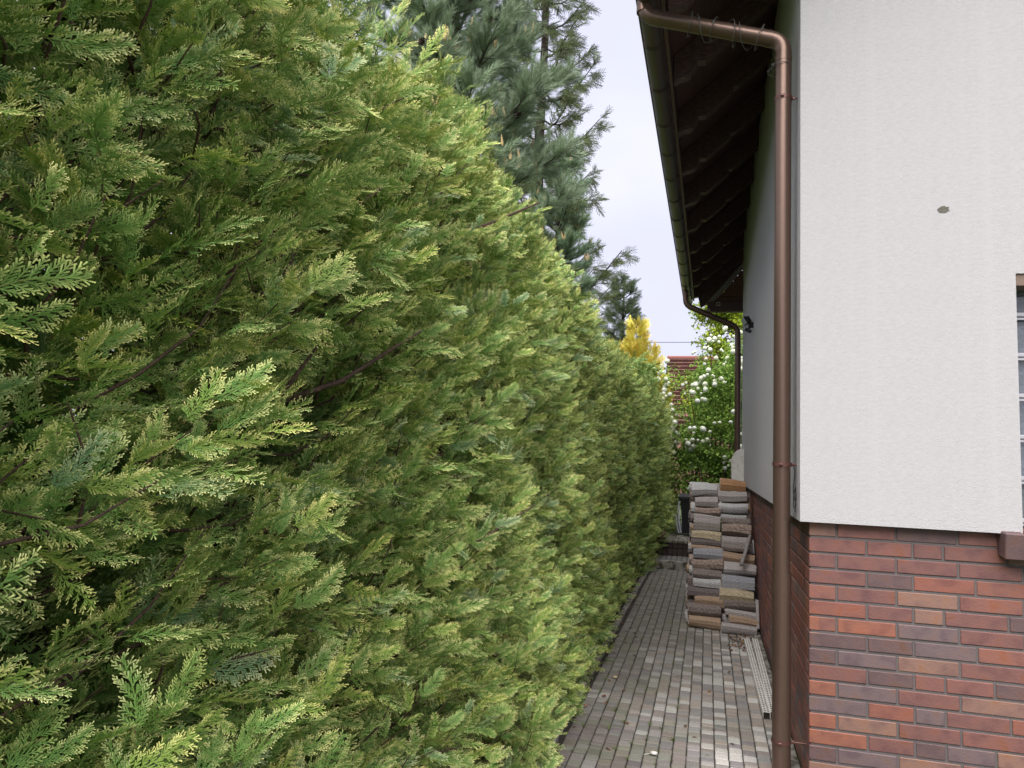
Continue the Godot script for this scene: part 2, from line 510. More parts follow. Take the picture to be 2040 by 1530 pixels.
func roof(h: Node3D) -> void:
	var z0 := -3.2
	var z1 := -11.75
	# boarding over the rafters and the tiles on it
	var g := G.new()
	var A := func(x, z, o): return Vector3(x, under(x, z) + o, z)
	for o in [[0.0, 0.03, -0.31, 4.35]]:
		var p := [A.call(o[2], z0, o[0]), A.call(o[3], z0, o[0]), A.call(o[3], z1, o[0]), A.call(o[2], z1, o[0])]
		var up := Vector3(0, o[1], 0)
		g.quad(p[0], p[1], p[2], p[3], Vector3.DOWN)
		g.quad(p[0] + up, p[1] + up, p[2] + up, p[3] + up, Vector3.UP)
		for k in 4:
			g.quad(p[k], p[(k + 1) % 4], p[(k + 1) % 4] + up, p[k] + up, (p[k] + p[(k + 1) % 4] - p[0] - p[2]))
	var rf := obj("roof", g.mesh(M.darkwood), h)
	g = G.new()
	var rows := 16
	for i in rows:
		var xa := -0.36 + i * 0.297
		var n := 28
		for j in n:
			var za: float = lerp(z0, z1, float(j) / n)
			var zb: float = lerp(z0, z1, float(j + 1) / n)
			var zm := (za + zb) / 2
			var a: Vector3 = A.call(xa, za, 0.085); var b: Vector3 = A.call(xa, zm, 0.115); var c: Vector3 = A.call(xa, zb, 0.085)
			var a2: Vector3 = A.call(xa + 0.31, za, 0.045); var b2: Vector3 = A.call(xa + 0.31, zm, 0.075); var c2: Vector3 = A.call(xa + 0.31, zb, 0.045)
			g.quad(a, b, b2, a2, Vector3.UP); g.quad(b, c, c2, b2, Vector3.UP)
			g.tri(a, b, a + Vector3(0, -0.04, 0), Vector3.LEFT); g.tri(b, c, c + Vector3(0, -0.04, 0), Vector3.LEFT)
			g.tri(b, a + Vector3(0, -0.04, 0), c + Vector3(0, -0.04, 0), Vector3.LEFT)
	obj("roof_tile", g.mesh(M.rooftile), rf, "stuff")
	# other slope
	g = G.new()
	var rA := under(4.35, z0)
	g.prism([Vector3(4.3, rA, z0), Vector3(9.0, rA - 4.0, z0), Vector3(9.0, rA - 3.9, z0), Vector3(4.3, rA + 0.1, z0)], Vector3(0, -0.2, z1 - z0))
	obj("rear_slope", g.mesh(M.rooftile), rf)
	# fascia board behind the gutter
	g = G.new()
	for j in 12:
		var za: float = lerp(z0, z1 + 0.3, j / 12.0)
		var zb: float = lerp(z0, z1 + 0.3, (j + 1) / 12.0)
		var xa := gutx(za) + 0.075
		var xb := gutx(zb) + 0.075
		var lo := -0.03
		var hi := 0.15
		var q := [Vector3(xa, eave(za) + lo, za), Vector3(xb, eave(zb) + lo, zb), Vector3(xb, eave(zb) + hi, zb), Vector3(xa, eave(za) + hi, za)]
		var w := Vector3(0.022, 0, 0)
		g.quad(q[0], q[1], q[2], q[3], Vector3.LEFT); g.quad(q[0] + w, q[1] + w, q[2] + w, q[3] + w, Vector3.RIGHT)
		g.quad(q[0], q[1], q[1] + w, q[0] + w, Vector3.DOWN); g.quad(q[3], q[2], q[2] + w, q[3] + w, Vector3.UP)
	obj("fascia_board", g.mesh(M.darkwood), rf)
	# carved rafters
	for k in 11:
		var z := -3.5 - 0.8 * k
		if k == 10: z = -11.35
		var e := eave(z) - 4.16
		var base := [[-0.27, 4.30], [-0.27, 4.13], [-0.222, 4.155], [-0.18, 4.162], [-0.151, 4.178], [-0.128, 4.205], [-0.115, 4.24], [-0.111, 4.268], [-0.05, 4.268], [0.16, 4.449], [0.165, 4.497], [0.206, 4.499], [0.46, 4.717], [0.9, 5.096], [0.9, 5.30]]
		var poly := []
		for p in base: poly.append(Vector3(p[0], p[1] + e, z + 0.04))
		poly[0].y = under(-0.27, z) - 0.004; poly[-1].y = under(0.9, z) - 0.004
		g = G.new()
		g.prism(poly, Vector3(0, 0, -0.08))
		obj("rafter", g.mesh(M.darkwood), rf)
	# boarded end at the far gable, its sloping board and tie beam
	for k in 11:
		g = G.new()
		var y := 4.107 + 0.083 * k
		var xl: float = max(0.02 + (y - 4.107) * 0.86, 0.05)
		g.box(Vector3((xl + 1.3) / 2, y + 0.041, -11.47), Vector3(1.3 - xl, 0.077, 0.022), 0.006)
		obj("plank", g.mesh(M.plank), rf)
	g = G.new()
	g.prism([Vector3(0.06, 4.1, -11.482), Vector3(1.3, 4.1, -11.482), Vector3(1.3, 5.2, -11.482), Vector3(0.95, 5.15, -11.482)], Vector3(0, 0, -0.03))
	obj("backing_board", g.mesh(M.darkwood), rf)
	g = G.new()
	g.prism([Vector3(-0.14, 4.02, -11.45), Vector3(0.02, 4.11, -11.45), Vector3(1.25, 5.54, -11.45), Vector3(1.25, under(1.25, -11.45) + 0.01, -11.45), Vector3(-0.22, under(-0.22, -11.45) + 0.01, -11.45)], Vector3(0, 0, -0.03))
	obj("verge_board", g.mesh(M.darkwood), rf)
	g = G.new()
	g.prism([Vector3(-0.09, 4.045, -11.40), Vector3(0.008, 4.06, -11.40), Vector3(0.275, 4.345, -11.40), Vector3(0.56, 4.72, -11.40), Vector3(0.53, 4.765, -11.40), Vector3(0.123, 4.285, -11.40)], Vector3(0, 0, -0.035))
	obj("sloping_board", g.mesh(M.palewood), rf).set_meta("label", "pale weathered sloping board under the far gable")
	g = G.new()
	g.box(Vector3(0.62, 4.022, -11.44), Vector3(1.32, 0.165, 0.1), 0.008)
	var beam := obj("tie_beam", g.mesh(M.darkwood), rf)
	g = G.new()
	for s in [[0.0, 0.024, 0.056, 0.008], [0.0, -0.024, 0.056, 0.008], [0.024, 0.0, 0.008, 0.04], [-0.024, 0.0, 0.008, 0.04]]:
		g.box(Vector3(0.125 + s[0], 4.062 + s[1], -11.386), Vector3(s[2], s[3], 0.008))
	obj("white_vent_frame", g.mesh(M.white), beam)
	g = G.new()
	g.tube([Vector3(-0.02, 3.965, -11.33), Vector3(-0.02, 3.965, -11.5)], [0.028, 0.028], 12)
	obj("round_end_cap", g.mesh(M.palewood), beam)

func arc_path(pts: Array, r: float) -> Array:     # polyline with rounded corners
	var out := [pts[0]]
	for i in range(1, pts.size() - 1):
		var a: Vector3 = (pts[i - 1] - pts[i]).normalized()
		var b: Vector3 = (pts[i + 1] - pts[i]).normalized()
		var p0: Vector3 = pts[i] + a * r
		var p1: Vector3 = pts[i] + b * r
		for k in 7:
			var t := k / 6.0
			out.append(p0 * (1 - t) * (1 - t) + pts[i] * 2 * t * (1 - t) + p1 * t * t)
	out.append(pts[-1])
	return out

func pipes(h: Node3D) -> void:
	# half-round gutter
	var g := G.new()
	var n := 24
	var ring := func(z: float, r: float) -> Array:
		var o := []
		for k in 13:
			var t := PI + PI * k / 12.0
			o.append(Vector3(gutx(z) + cos(t) * r, eave(z) + sin(t) * r, z))
		return o
	var za := -3.15
	var zb := -11.62
	for i in n:
		var z0: float = lerp(za, zb, float(i) / n)
		var z1: float = lerp(za, zb, float(i + 1) / n)
		for rr in [0.065, 0.061]:
			var a: Array = ring.call(z0, rr)
			var b: Array = ring.call(z1, rr)
			for k in 12:
				var n0: Vector3 = (a[k] - Vector3(gutx(z0), eave(z0), z0)).normalized()
				var n1: Vector3 = (a[k + 1] - Vector3(gutx(z0), eave(z0), z0)).normalized()
				g.smooth(a[k], a[k + 1], b[k + 1], n0, n1, n1); g.smooth(a[k], b[k + 1], b[k], n0, n1, n0)
	for z in [za, zb]:
		var a: Array = ring.call(z, 0.065)
		for k in 12: g.tri(Vector3(gutx(z), eave(z), z), a[k], a[k + 1], Vector3(0, 0, 1 if z == za else -1))
	g.tube([Vector3(gutx(za) - 0.069, eave(za) + 0.002, za), Vector3(gutx(zb) - 0.069, eave(zb) + 0.002, zb)], [0.008, 0.008], 8)
	var gut := obj("gutter", g.mesh(M.gutter), h)
	for i in 16:
		var z := -3.5 - 0.535 * i
		g = G.new()
		for dz in [0.0, 0.024]:
			var a: Array = ring.call(z - dz, 0.0695)
			var b: Array = ring.call(z - dz - 0.012, 0.0695)
			var c: Array = ring.call(z - dz, 0.064)
			var d: Array = ring.call(z - dz - 0.012, 0.064)
			for k in 12:
				g.quad(a[k], a[k + 1], b[k + 1], b[k], a[k] - Vector3(gutx(z), eave(z), z))
				g.quad(a[k], a[k + 1], c[k + 1], c[k], Vector3(0, 0, 1)); g.quad(b[k], b[k + 1], d[k + 1], d[k], Vector3(0, 0, -1))
		obj("gutter_bracket", g.mesh(M.gutter), gut)
	# near downpipe
	var pz := -4.15
	g = G.new()
	var path := arc_path([Vector3(-0.405, 4.40, pz), Vector3(-0.405, 4.29, pz), Vector3(0.386, 4.035, pz), Vector3(0.385, 3.4, pz), Vector3(0.385, 1.06, pz)], 0.075)
	var rad := []
	for p in path: rad.append(0.0445)
	g.tube(path, rad, 24, false)
	var dp := obj("downpipe", g.mesh(M.copper), h)
	dp.set_meta("label", "copper brown downpipe at the near house corner")
	g = G.new()
	g.tube([Vector3(0.386, 1.066, pz), Vector3(0.386, 1.056, pz), Vector3(0.386, 0.935, pz), Vector3(0.386, 0.925, pz)], [0.0465, 0.0485, 0.0485, 0.046], 24, false)
	g.tube([Vector3(0.386, 0.93, pz), Vector3(0.387, 0.02, pz)], [0.0465, 0.0465], 24, false)
	obj("lower_pipe", g.mesh(M.copper), dp)
	g = G.new()
	for s in [[Vector3(-0.405, 4.31, pz), Vector3(-0.405, 4.35, pz)], [Vector3(0.325, 4.054, pz), Vector3(0.30, 4.062, pz)], [Vector3(0.3855, 3.935, pz), Vector3(0.3855, 3.91, pz)], [Vector3(-0.30, 4.256, pz), Vector3(-0.325, 4.264, pz)]]:
		g.tube([s[0], s[1]], [0.0462, 0.0462], 24, true)
	obj("elbow_sleeve", g.mesh(M.copper), dp)
	for y in [3.69, 1.632, 0.204]:
		g = G.new()
		var c := Vector3(0.386, y, pz)
		g.tube([c + Vector3(0, -0.012, 0), c + Vector3(0, -0.009, 0), c + Vector3(0, 0.009, 0), c + Vector3(0, 0.012, 0)], [0.046, 0.05, 0.05, 0.046], 24, false)
		g.box(c + Vector3(0.056, 0, 0), Vector3(0.02, 0.016, 0.01), 0.002)
		g.box(c + Vector3(-0.01, 0, 0.053), Vector3(0.018, 0.012, 0.012), 0.002)
		g.tube([c + Vector3(0.06, 0, 0), c + Vector3(0.075 if y > 1.4 else 0.13, 0, 0)], [0.005, 0.005], 8)
		obj("pipe_clamp", g.mesh(M.clamp), dp)
	# far downpipe
	g = G.new()
	pz = -10.76
	path = arc_path([Vector3(-0.345, 4.16, pz), Vector3(-0.345, 3.92, pz), Vector3(0.392, 3.58, pz), Vector3(0.40, 3.2, pz), Vector3(0.405, 0.4, pz)], 0.09)
	rad = []
	for p in path: rad.append(0.042)
	g.tube(path, rad, 18, false)
	var fp := obj("downpipe", g.mesh(M.copper), h)
	fp.set_meta("label", "thin looking far downpipe with its sloping top at the far house corner")
	g = G.new()
	var c2 := Vector3(0.403, 3.18, pz)
	g.tube([c2 + Vector3(0, -0.012, 0), c2 + Vector3(0, 0.012, 0)], [0.047, 0.047], 18, true)
	g.tube([c2, c2 + Vector3(0.07, 0, 0)], [0.005, 0.005], 6)
	obj("pipe_clamp", g.mesh(M.clamp), fp)

# ------------------------------------------------------------------ path
func path() -> void:
	var g := G.new()
	g.quad(Vector3(-0.83, -0.011, 1.6), Vector3(0.44, -0.011, 1.6), Vector3(0.44, -0.011, -11.32), Vector3(-0.83, -0.011, -11.32), Vector3.UP)
	var p := obj("path", g.mesh(M.joint), null, "structure")
	g = G.new()
	for k in 13:
		g.box(Vector3(-0.845, -0.03, 1.1 - k * 1.0), Vector3(0.06, 0.1, 0.992), 0.008)
	obj("kerb", g.mesh(M.concrete), p, "structure")
	g = G.new()
	for k in 7:
		g.box(Vector3(0.472, -0.02, -4.5 - k * 1.0), Vector3(0.066, 0.062, 0.994), 0.005)
	obj("concrete_strip", g.mesh(M.concrete), p, "structure")
	var sizes := [0.046, 0.058, 0.070, 0.085]
	var tones := [Color(0.66, 0.645, 0.61), Color(0.55, 0.535, 0.505), Color(0.41, 0.355, 0.31), Color(0.46, 0.41, 0.36), Color(0.37, 0.36, 0.345), Color(0.30, 0.29, 0.285), Color(0.36, 0.325, 0.295)]
	var protos := {}
	var dirt_shade := Color(0.165, 0.152, 0.133)  # dirt tone with the hedge shade painted into it
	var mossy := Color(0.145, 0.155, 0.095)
	var all := []
	var nz := FastNoiseLite.new()
	nz.frequency = 0.9; nz.seed = 9
	for i in 16:
		var x := -0.782 + 0.0765 * i + 0.0365
		var z := 1.6 + R(0, 0.05)
		while z > -11.25:
			var s: float = sizes[rng.randi() % 4]
			var zc := z - s / 2
			var d: float = clamp(0.5 - (x + 0.28) * 1.15 + nz.get_noise_2d(x * 1.5, zc) * 0.75 + smoothstep(-6.2, -8.0, zc) * 0.55, 0.0, 1.0)  # dirt plus painted shade: stronger beside the hedge and deep in the passage
			var c: Color = tones[rng.randi() % tones.size()].lerp(dirt_shade.lerp(mossy, clamp(nz.get_noise_2d(x * 3.0 + 7.0, zc * 2.0) * 2.0, 0.0, 0.7)), d * 0.85)
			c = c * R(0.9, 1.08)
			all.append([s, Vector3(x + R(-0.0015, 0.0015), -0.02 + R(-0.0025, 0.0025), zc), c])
			z -= s + R(0.006, 0.009)
	all.sort_custom(func(a, b): return abs(a[1].z + 3.6) + (0.0 if a[1].z < -3.6 else 5.0) < abs(b[1].z + 3.6) + (0.0 if b[1].z < -3.6 else 5.0))
	var xs := []
	var cs := []
	g = G.new()
	g.box(Vector3.ZERO, Vector3(0.0705, 0.04, 0.075), 0.0045)
	var common := g.mesh(M.paver)
	for i in all.size():
		var a: Array = all[i]
		var bas := Basis(Vector3(1, 0, 0), R(-0.02, 0.02)) * Basis(Vector3(0, 0, 1), R(-0.02, 0.02)) * Basis(Vector3.UP, R(-0.015, 0.015))
		if i < 300:
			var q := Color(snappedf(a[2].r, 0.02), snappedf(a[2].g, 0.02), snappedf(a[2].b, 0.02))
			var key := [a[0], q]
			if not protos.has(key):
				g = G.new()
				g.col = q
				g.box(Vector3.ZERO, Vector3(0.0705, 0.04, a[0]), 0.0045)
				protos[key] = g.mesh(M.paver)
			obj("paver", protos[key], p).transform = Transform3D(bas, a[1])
		else:
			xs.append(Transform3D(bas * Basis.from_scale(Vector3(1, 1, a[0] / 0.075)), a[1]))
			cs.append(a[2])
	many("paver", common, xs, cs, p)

# ------------------------------------------------------------------ hedge
# a flat spray of cord-like scale branchlets: axis along +x, lying in the xz plane
func strip(g: G, a: Vector3, b: Vector3, wa: float, wb: float, ca: Color, cb: Color) -> void:
	var s := (b - a).cross(Vector3.UP).normalized()
	g.leaf(a + s * wa, b + s * wb, b - s * wb, ca, cb, cb)
	g.leaf(a + s * wa, b - s * wb, a - s * wa, ca, cb, ca)

func frond(g: G, L: float, mid: Color, tip: Color, n := 18, gap := 0.0088, w := 0.0013, ul := 0.019, wide := 0.06) -> void:
	var P := func(t: float) -> Vector3: return Vector3(L * t, -0.12 * L * t * t + 0.012 * sin(t * 5.0), 0.012 * sin(t * 4.0))
	for i in 5:
		strip(g, P.call(i / 5.0), P.call((i + 1) / 5.0), w * (1.3 - 0.1 * i), w * (1.2 - 0.1 * i), Color(0.16, 0.10, 0.05).lerp(mid, i / 4.0), mid)
	for i in n:
		var t := 0.05 + 0.95 * i / float(n)
		var side := 1.0 if i % 2 == 0 else -1.0
		var prof: float = pow(sin(PI * pow(clamp(t, 0.02, 0.99), 0.6)), 0.75)
		var sl: float = wide * (0.25 + 0.9 * prof) * R(0.75, 1.2)
		var ang := 0.72 - 0.22 * t + R(-0.1, 0.1)
		var o: Vector3 = P.call(t)
		var d := Vector3(cos(ang), R(-0.22, 0.18), side * sin(ang)).normalized()
		var m := int(max(2.0, sl / gap))
		var young: float = clamp(t * 0.6 + R(-0.1, 0.25), 0.0, 0.7)
		strip(g, o, o + d * sl * 0.95 + Vector3(0, -0.15 * sl * 0.9, 0), w, w * 0.8, mid, mid.lerp(tip, young * 0.6))
		for j in m + 1:
			var s := float(j) / m
			var q := o + d * sl * s + Vector3(0, -0.15 * sl * s * s, 0)
			var fresh: float = clamp((s - 0.35) * 1.5 + young * 0.9 - 0.12 + R(-0.15, 0.15), 0.0, 1.0)
			var c1 := mid.lerp(tip, fresh)
			var angles := [0.0] if j == m else [0.52, -0.52]
			for aa in angles:
				if j == 0 and aa * side < 0.0: continue
				var l: float = ul * (1.0 - 0.45 * s) * R(0.7, 1.25)
				var e := (Basis(Vector3.UP, aa + R(-0.12, 0.12)) * d + Vector3(0, R(-0.3, 0.3), 0)).normalized()
				strip(g, q, q + e * l, w * 0.85, w * 1.15, mid.lerp(c1, fresh * 0.5), c1)

func hx(z: float) -> float:
	var pts := [[3.0, -0.72], [-2.0, -0.72], [-3.2, -0.74], [-4.3, -0.76], [-6.0, -0.80], [-8.0, -0.88], [-10.3, -0.84], [-11.6, -0.66], [-12.2, -0.58], [-20.0, -0.56]]
	for i in pts.size() - 1:
		if z <= pts[i][0] and z >= pts[i + 1][0]:
			return lerp(float(pts[i][1]), float(pts[i + 1][1]), (z - pts[i][0]) / (pts[i + 1][0] - pts[i][0]))
	return -0.7

func hedge() -> void:
	var h := thing("hedge", "tall clipped evergreen hedge with yellow green tips along the left of the path", "hedge")
	# mature green, and the pale colour of this year's growth at the ends
	var pal := [
		[Color(0.185, 0.325, 0.078), Color(0.86, 0.84, 0.38)],
		[Color(0.155, 0.29, 0.072), Color(0.80, 0.80, 0.34)],
		[Color(0.24, 0.36, 0.075), Color(0.88, 0.82, 0.32)],
		[Color(0.18, 0.31, 0.14), Color(0.72, 0.77, 0.42)],
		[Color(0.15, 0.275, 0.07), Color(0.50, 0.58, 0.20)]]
	var meshes := []
	for p in pal:
		var g := G.new()
		frond(g, 0.165, p[0], p[1], 17, 0.0078, 0.00125, 0.017, 0.044)
		meshes.append(g.mesh(M.leaf))
	for p in pal:      # coarser sprays for the far part
		var g := G.new()
		frond(g, 0.165, p[0], p[1], 10, 0.013, 0.0023, 0.024, 0.046)
		meshes.append(g.mesh(M.leaf))
	var xf := []
	var cl := []
	for k in 10:
		xf.append([]); cl.append([])
	var tw := []
	var nz := FastNoiseLite.new()
	nz.frequency = 1.1; nz.seed = 21; nz.fractal_octaves = 3
	var gap := FastNoiseLite.new()
	gap.frequency = 1.6; gap.seed = 4; gap.fractal_octaves = 2
	var total := 7600
	for i in total:
		var z: float
		if i < 5300: z = R(-14.6, 2.0)
		else: z = R(-6.0, 0.4)
		var endz: float = clamp((z + 14.6) / 0.7, 0.0, 1.0)
		var hy: float = 3.12 - 0.3 * smoothstep(-9.5, -12.5, z) + 0.08 * nz.get_noise_1d(z * 1.7)
		var gy: float = 0.34 * smoothstep(-11.0, -12.2, z)
		var s := R(0.0, 4.0)      # along the outline: face, shoulder, top
		var arc := 0.55
		var facel := hy - arc - gy
		s *= (facel + arc * 1.57 + 0.7) / 4.0
		var x := hx(z)
		var pos: Vector3
		var nn: Vector3
		if s < facel:
			pos = Vector3(x - 0.05 * s, gy + s, z); nn = Vector3(1, 0.05, 0)
		elif s < facel + arc * 1.57:
			var t := (s - facel) / arc
			pos = Vector3(x - 0.05 * facel - arc + arc * cos(t), gy + facel + arc * sin(t), z); nn = Vector3(cos(t), sin(t), 0)
		else:
			pos = Vector3(x - 0.05 * facel - arc - (s - facel - arc * 1.57), hy, z); nn = Vector3(0.1, 1, 0)
		var bulge := nz.get_noise_3d(0, pos.y, z) * 0.13
		pos += nn * (bulge - 0.05 + R(-0.06, 0.04))
		pos.x -= (1.0 - endz) * 0.5
		var hole := gap.get_noise_3d(pos.x, pos.y, z)
		if hole > (0.16 if z > -2.6 else 0.25) and R(0, 1) < 0.85: continue
		var d := (nn * 0.85 + Vector3(0, R(-0.1, 1.2), R(-0.8, 0.9) - (0.35 if z < -14.0 else 0.0))).normalized()
		var L := R(0.28, 0.44)
		var base := pos - d * L
		var nrm := (Vector3(0, 0.55, 0.35) + rv() * 0.9)
		nrm = (nrm - d * nrm.dot(d)).normalized()
		var tone := nz.get_noise_3d(pos.x * 2.0 + 30.0, pos.y * 2.0, z * 2.0)
		var bright := R(0.8, 1.15)
		var steps := 7
		for k in steps + 1:
			var t := 0.22 + 0.78 * k / float(steps)
			var q := base + d * L * t + Vector3(0, 0.05 * t * t, 0) + rv() * 0.012
			var ang := 0.0
			if k < steps: ang = (0.72 if k % 2 == 0 else -0.72) + R(-0.2, 0.2)
			var fd := Basis(nrm, ang) * d + Vector3(0, R(-0.12, 0.16), 0)
			fd = fd.normalized()
			var fn := (nrm + rv() * 0.35)
			fn = (fn - fd * fn.dot(fd)).normalized()
			var sc := R(0.6, 1.0) * (1.0 - 0.3 * t) * (1.1 if k == steps else 1.0)
			var pick := 0
			var r := R(0, 1) + tone * 0.35
			if r < 0.3: pick = 1
			elif r < 0.62: pick = 0
			elif r < 0.93: pick = 2
			else: pick = 3
			if R(0, 1) < 0.15: pick = 4
			if z < -5.6 + R(-1.0, 1.0): pick += 5
			xf[pick].append(Transform3D(Basis(fd, fn, fd.cross(fn)) * Basis.from_scale(Vector3(sc, sc, sc * R(0.85, 1.15))), q))
			cl[pick].append(Color(bright * R(0.93, 1.07), bright, bright * R(0.9, 1.05)))
		if i % 3 != 0: tw.append(Transform3D(Basis(d, nrm, d.cross(nrm)) * Basis.from_scale(Vector3(L * 0.95, 1, 1)), base))
	# inner growth that closes the hedge, and its back
	for i in 20000:
		var z := R(-14.4, 2.0)
		var y := R(0.1, 3.0)
		var dep := R(0.5, 0.95) if i < 10000 else R(1.05, 1.6)
		var fd := Vector3(1.0 if i < 10000 else -1.0, R(-0.4, 0.9), R(-1, 1)).normalized()
		var fn := rv()
		fn = (fn - fd * fn.dot(fd)).normalized()
		var sc := R(1.1, 1.6) if i < 10000 else R(2.2, 3.0)
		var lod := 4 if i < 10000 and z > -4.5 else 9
		xf[lod].append(Transform3D(Basis(fd, fn, fd.cross(fn)).scaled_local(Vector3(sc, sc, sc * 1.3)), Vector3(hx(z) - dep, y + 0.3 * smoothstep(-11.0, -12.2, z), z)))
		var b := R(0.8, 1.15)
		cl[lod].append(Color(b, b, b))
	for k in 10:
		many("foliage", meshes[k], xf[k], cl[k], h)
	var g2 := G.new()
	g2.tube([Vector3(0, 0, 0), Vector3(0.3, -0.028, 0.012), Vector3(0.65, -0.015, -0.01), Vector3(1, 0.03, 0)], [0.0042, 0.0034, 0.0026, 0.0012], 5, false)
	many("twig", g2.mesh(M.twig), tw, [], h)
	# stems
	for i in 30:
		var z := 1.9 - i * 0.55
		g2 = G.new()
		var pts := []
		var rad := []
		var x := hx(z) - 0.8 + R(-0.06, 0.06)
		for k in 6:
			pts.append(Vector3(x + R(-0.03, 0.03), k * 0.54 + 0.3 * smoothstep(-11.0, -12.2, z), z + R(-0.03, 0.03)))
			rad.append(0.045 * (1.1 - k * 0.17))
		g2.tube(pts, rad, 7)
		obj("trunk", g2.mesh(M.trunk), h)
	# bare brown side branches that show in the gaps
	for b in [[Vector3(-1.15, 2.05, -1.55), Vector3(-0.85, 2.36, -1.75)], [Vector3(-1.1, 1.72, -1.6), Vector3(-0.82, 1.98, -1.95)], [Vector3(-1.05, 2.45, -2.5), Vector3(-0.72, 2.72, -2.95)], [Vector3(-1.05, 1.55, -1.35), Vector3(-0.83, 1.85, -1.4)], [Vector3(-1.0, 1.25, -2.6), Vector3(-0.7, 1.42, -3.0)]]:
		g2 = G.new()
		var m: Vector3 = (b[0] + b[1]) / 2 + Vector3(0, -0.04, 0.02)
		g2.tube([b[0], m, b[1]], [0.009, 0.007, 0.003], 6)
		obj("bare_branch", g2.mesh(M.twig), h)

# ------------------------------------------------------------------ steps, bin
func steps_and_bin() -> void:
	var s := thing("garden_steps", "two low steps of concrete and dark stone at the end of the path", "steps", Vector3(0, 0, 0))
	var g := G.new()
	g.box(Vector3(-0.18, 0.055, -11.345), Vector3(1.34, 0.128, 0.075), 0.008)
	obj("concrete_riser", g.mesh(M.concrete), s)
	g = G.new()
	g.box(Vector3(-0.18, 0.045, -11.72), Vector3(1.34, 0.09, 0.67))
	g.box(Vector3(-0.18, 0.165, -12.48), Vector3(1.34, 0.32, 0.9))
	obj("bedding", g.mesh(M.joint), s)
	var xs := []
	var cs := []
	for i in 16:
		for j in 8:
			xs.append(Transform3D(Basis(Vector3.RIGHT, R(-0.02, 0.02)), Vector3(-0.80 + i * 0.078, 0.097, -11.425 - j * 0.081)))
			cs.append(Color(0.2, 0.19, 0.17) * R(0.8, 1.15))
	g = G.new()
	g.box(Vector3.ZERO, Vector3(0.072, 0.04, 0.075), 0.004)
	many("paver", g.mesh(M.paver), xs, cs, s)
	var dk := mat(lin(0.075, 0.05, 0.045), 0.8, {"tex": T.speck, "normal": T.bump, "scale": Vector3(4, 4, 4)})
	for r in 2:
		for i in 16:
			g = G.new()
			g.box(Vector3.ZERO, Vector3(0.074, 0.112, 0.05), 0.006)
			obj("stone_block", g.mesh(dk), s).position = Vector3(-0.80 + i * 0.0785, 0.135 + r * 0.118 + 0.04, -12.015 + R(-0.004, 0.004))
	var lt := mat(lin(0.3, 0.285, 0.26), 0.85, {"tex": T.dirt, "scale": Vector3(4, 4, 4)})
	for i in 16:
		g = G.new()
		g.box(Vector3.ZERO, Vector3(0.074, 0.045, 0.30), 0.006)
		obj("cap_stone", g.mesh(lt), s).position = Vector3(-0.80 + i * 0.0785, 0.34, -12.12 + R(-0.004, 0.004))
	g = G.new()
	for i in 8: g.box(Vector3(-0.8 + i * 0.2, 0.345, -12.6), Vector3(0.19, 0.04, 0.62), 0.006)
	obj("landing_slab", g.mesh(M.concrete), s)
	# boulder
	g = G.new()
	blob(g, Vector3.ZERO, Vector3(0.13, 0.09, 0.11), 6, 0.25, 3)
	var st := obj("boulder", g.mesh(mat(lin(0.26, 0.15, 0.115), 0.9, {"tex": T.dirt, "normal": T.bump, "scale": Vector3(5, 5, 5)})))
	st.position = Vector3(-0.75, 0.44, -11.95)
	tag(st, "reddish brown stone at the foot of the hedge by the steps", "stone")
	# wheelie bin
	var b := thing("wheelie_bin", "black wheeled rubbish bin with a pale sticker beyond the woodpile", "bin", Vector3(-0.20, 0.37, -12.95))
	g = G.new()
	var hw := 0.24
	var lo := [Vector3(-0.20, 0.04, 0.19), Vector3(0.20, 0.04, 0.19), Vector3(0.20, 0.04, -0.19), Vector3(-0.20, 0.04, -0.19)]
	var hi := [Vector3(-hw, 0.62, 0.24), Vector3(hw, 0.62, 0.24), Vector3(hw, 0.62, -0.24), Vector3(-hw, 0.62, -0.24)]
	for k in 4: g.quad(lo[k], lo[(k + 1) % 4], hi[(k + 1) % 4], hi[k], lo[k] + lo[(k + 1) % 4])
	g.quad(lo[0], lo[1], lo[2], lo[3], Vector3.DOWN)
	g.box(Vector3(0, 0.60, 0), Vector3(0.52, 0.04, 0.52), 0.008)
	obj("body", g.mesh(M.black), b)
	g = G.new()
	g.prism([Vector3(-0.27, 0.622, 0.28), Vector3(-0.27, 0.655, 0.285), Vector3(-0.27, 0.70, 0.0), Vector3(-0.27, 0.69, -0.26), Vector3(-0.27, 0.622, -0.26)], Vector3(0.54, 0, 0))
	obj("lid", g.mesh(mat(lin(0.05, 0.05, 0.055), 0.4)), b)
	g = G.new()
	g.box(Vector3(0.03, 0.455, 0.232), Vector3(0.13, 0.075, 0.006), 0.0, Basis(Vector3.RIGHT, 0.09))
	g.box(Vector3(0.03, 0.36, 0.224), Vector3(0.13, 0.075, 0.006), 0.0, Basis(Vector3.RIGHT, 0.09))
	obj("sticker", g.mesh(mat(lin(0.32, 0.33, 0.35), 0.6)), b)
	for x in [-0.2, 0.2]:
		g = G.new()
		g.tube([Vector3(x - 0.02, 0.09, -0.2), Vector3(x + 0.02, 0.09, -0.2)], [0.09, 0.09], 16)
		obj("wheel", g.mesh(M.black), b)
	g = G.new()
	g.tube([Vector3(-0.2, 0.66, -0.30), Vector3(0.2, 0.66, -0.30)], [0.014, 0.014], 8)
	obj("handle", g.mesh(M.black), b)
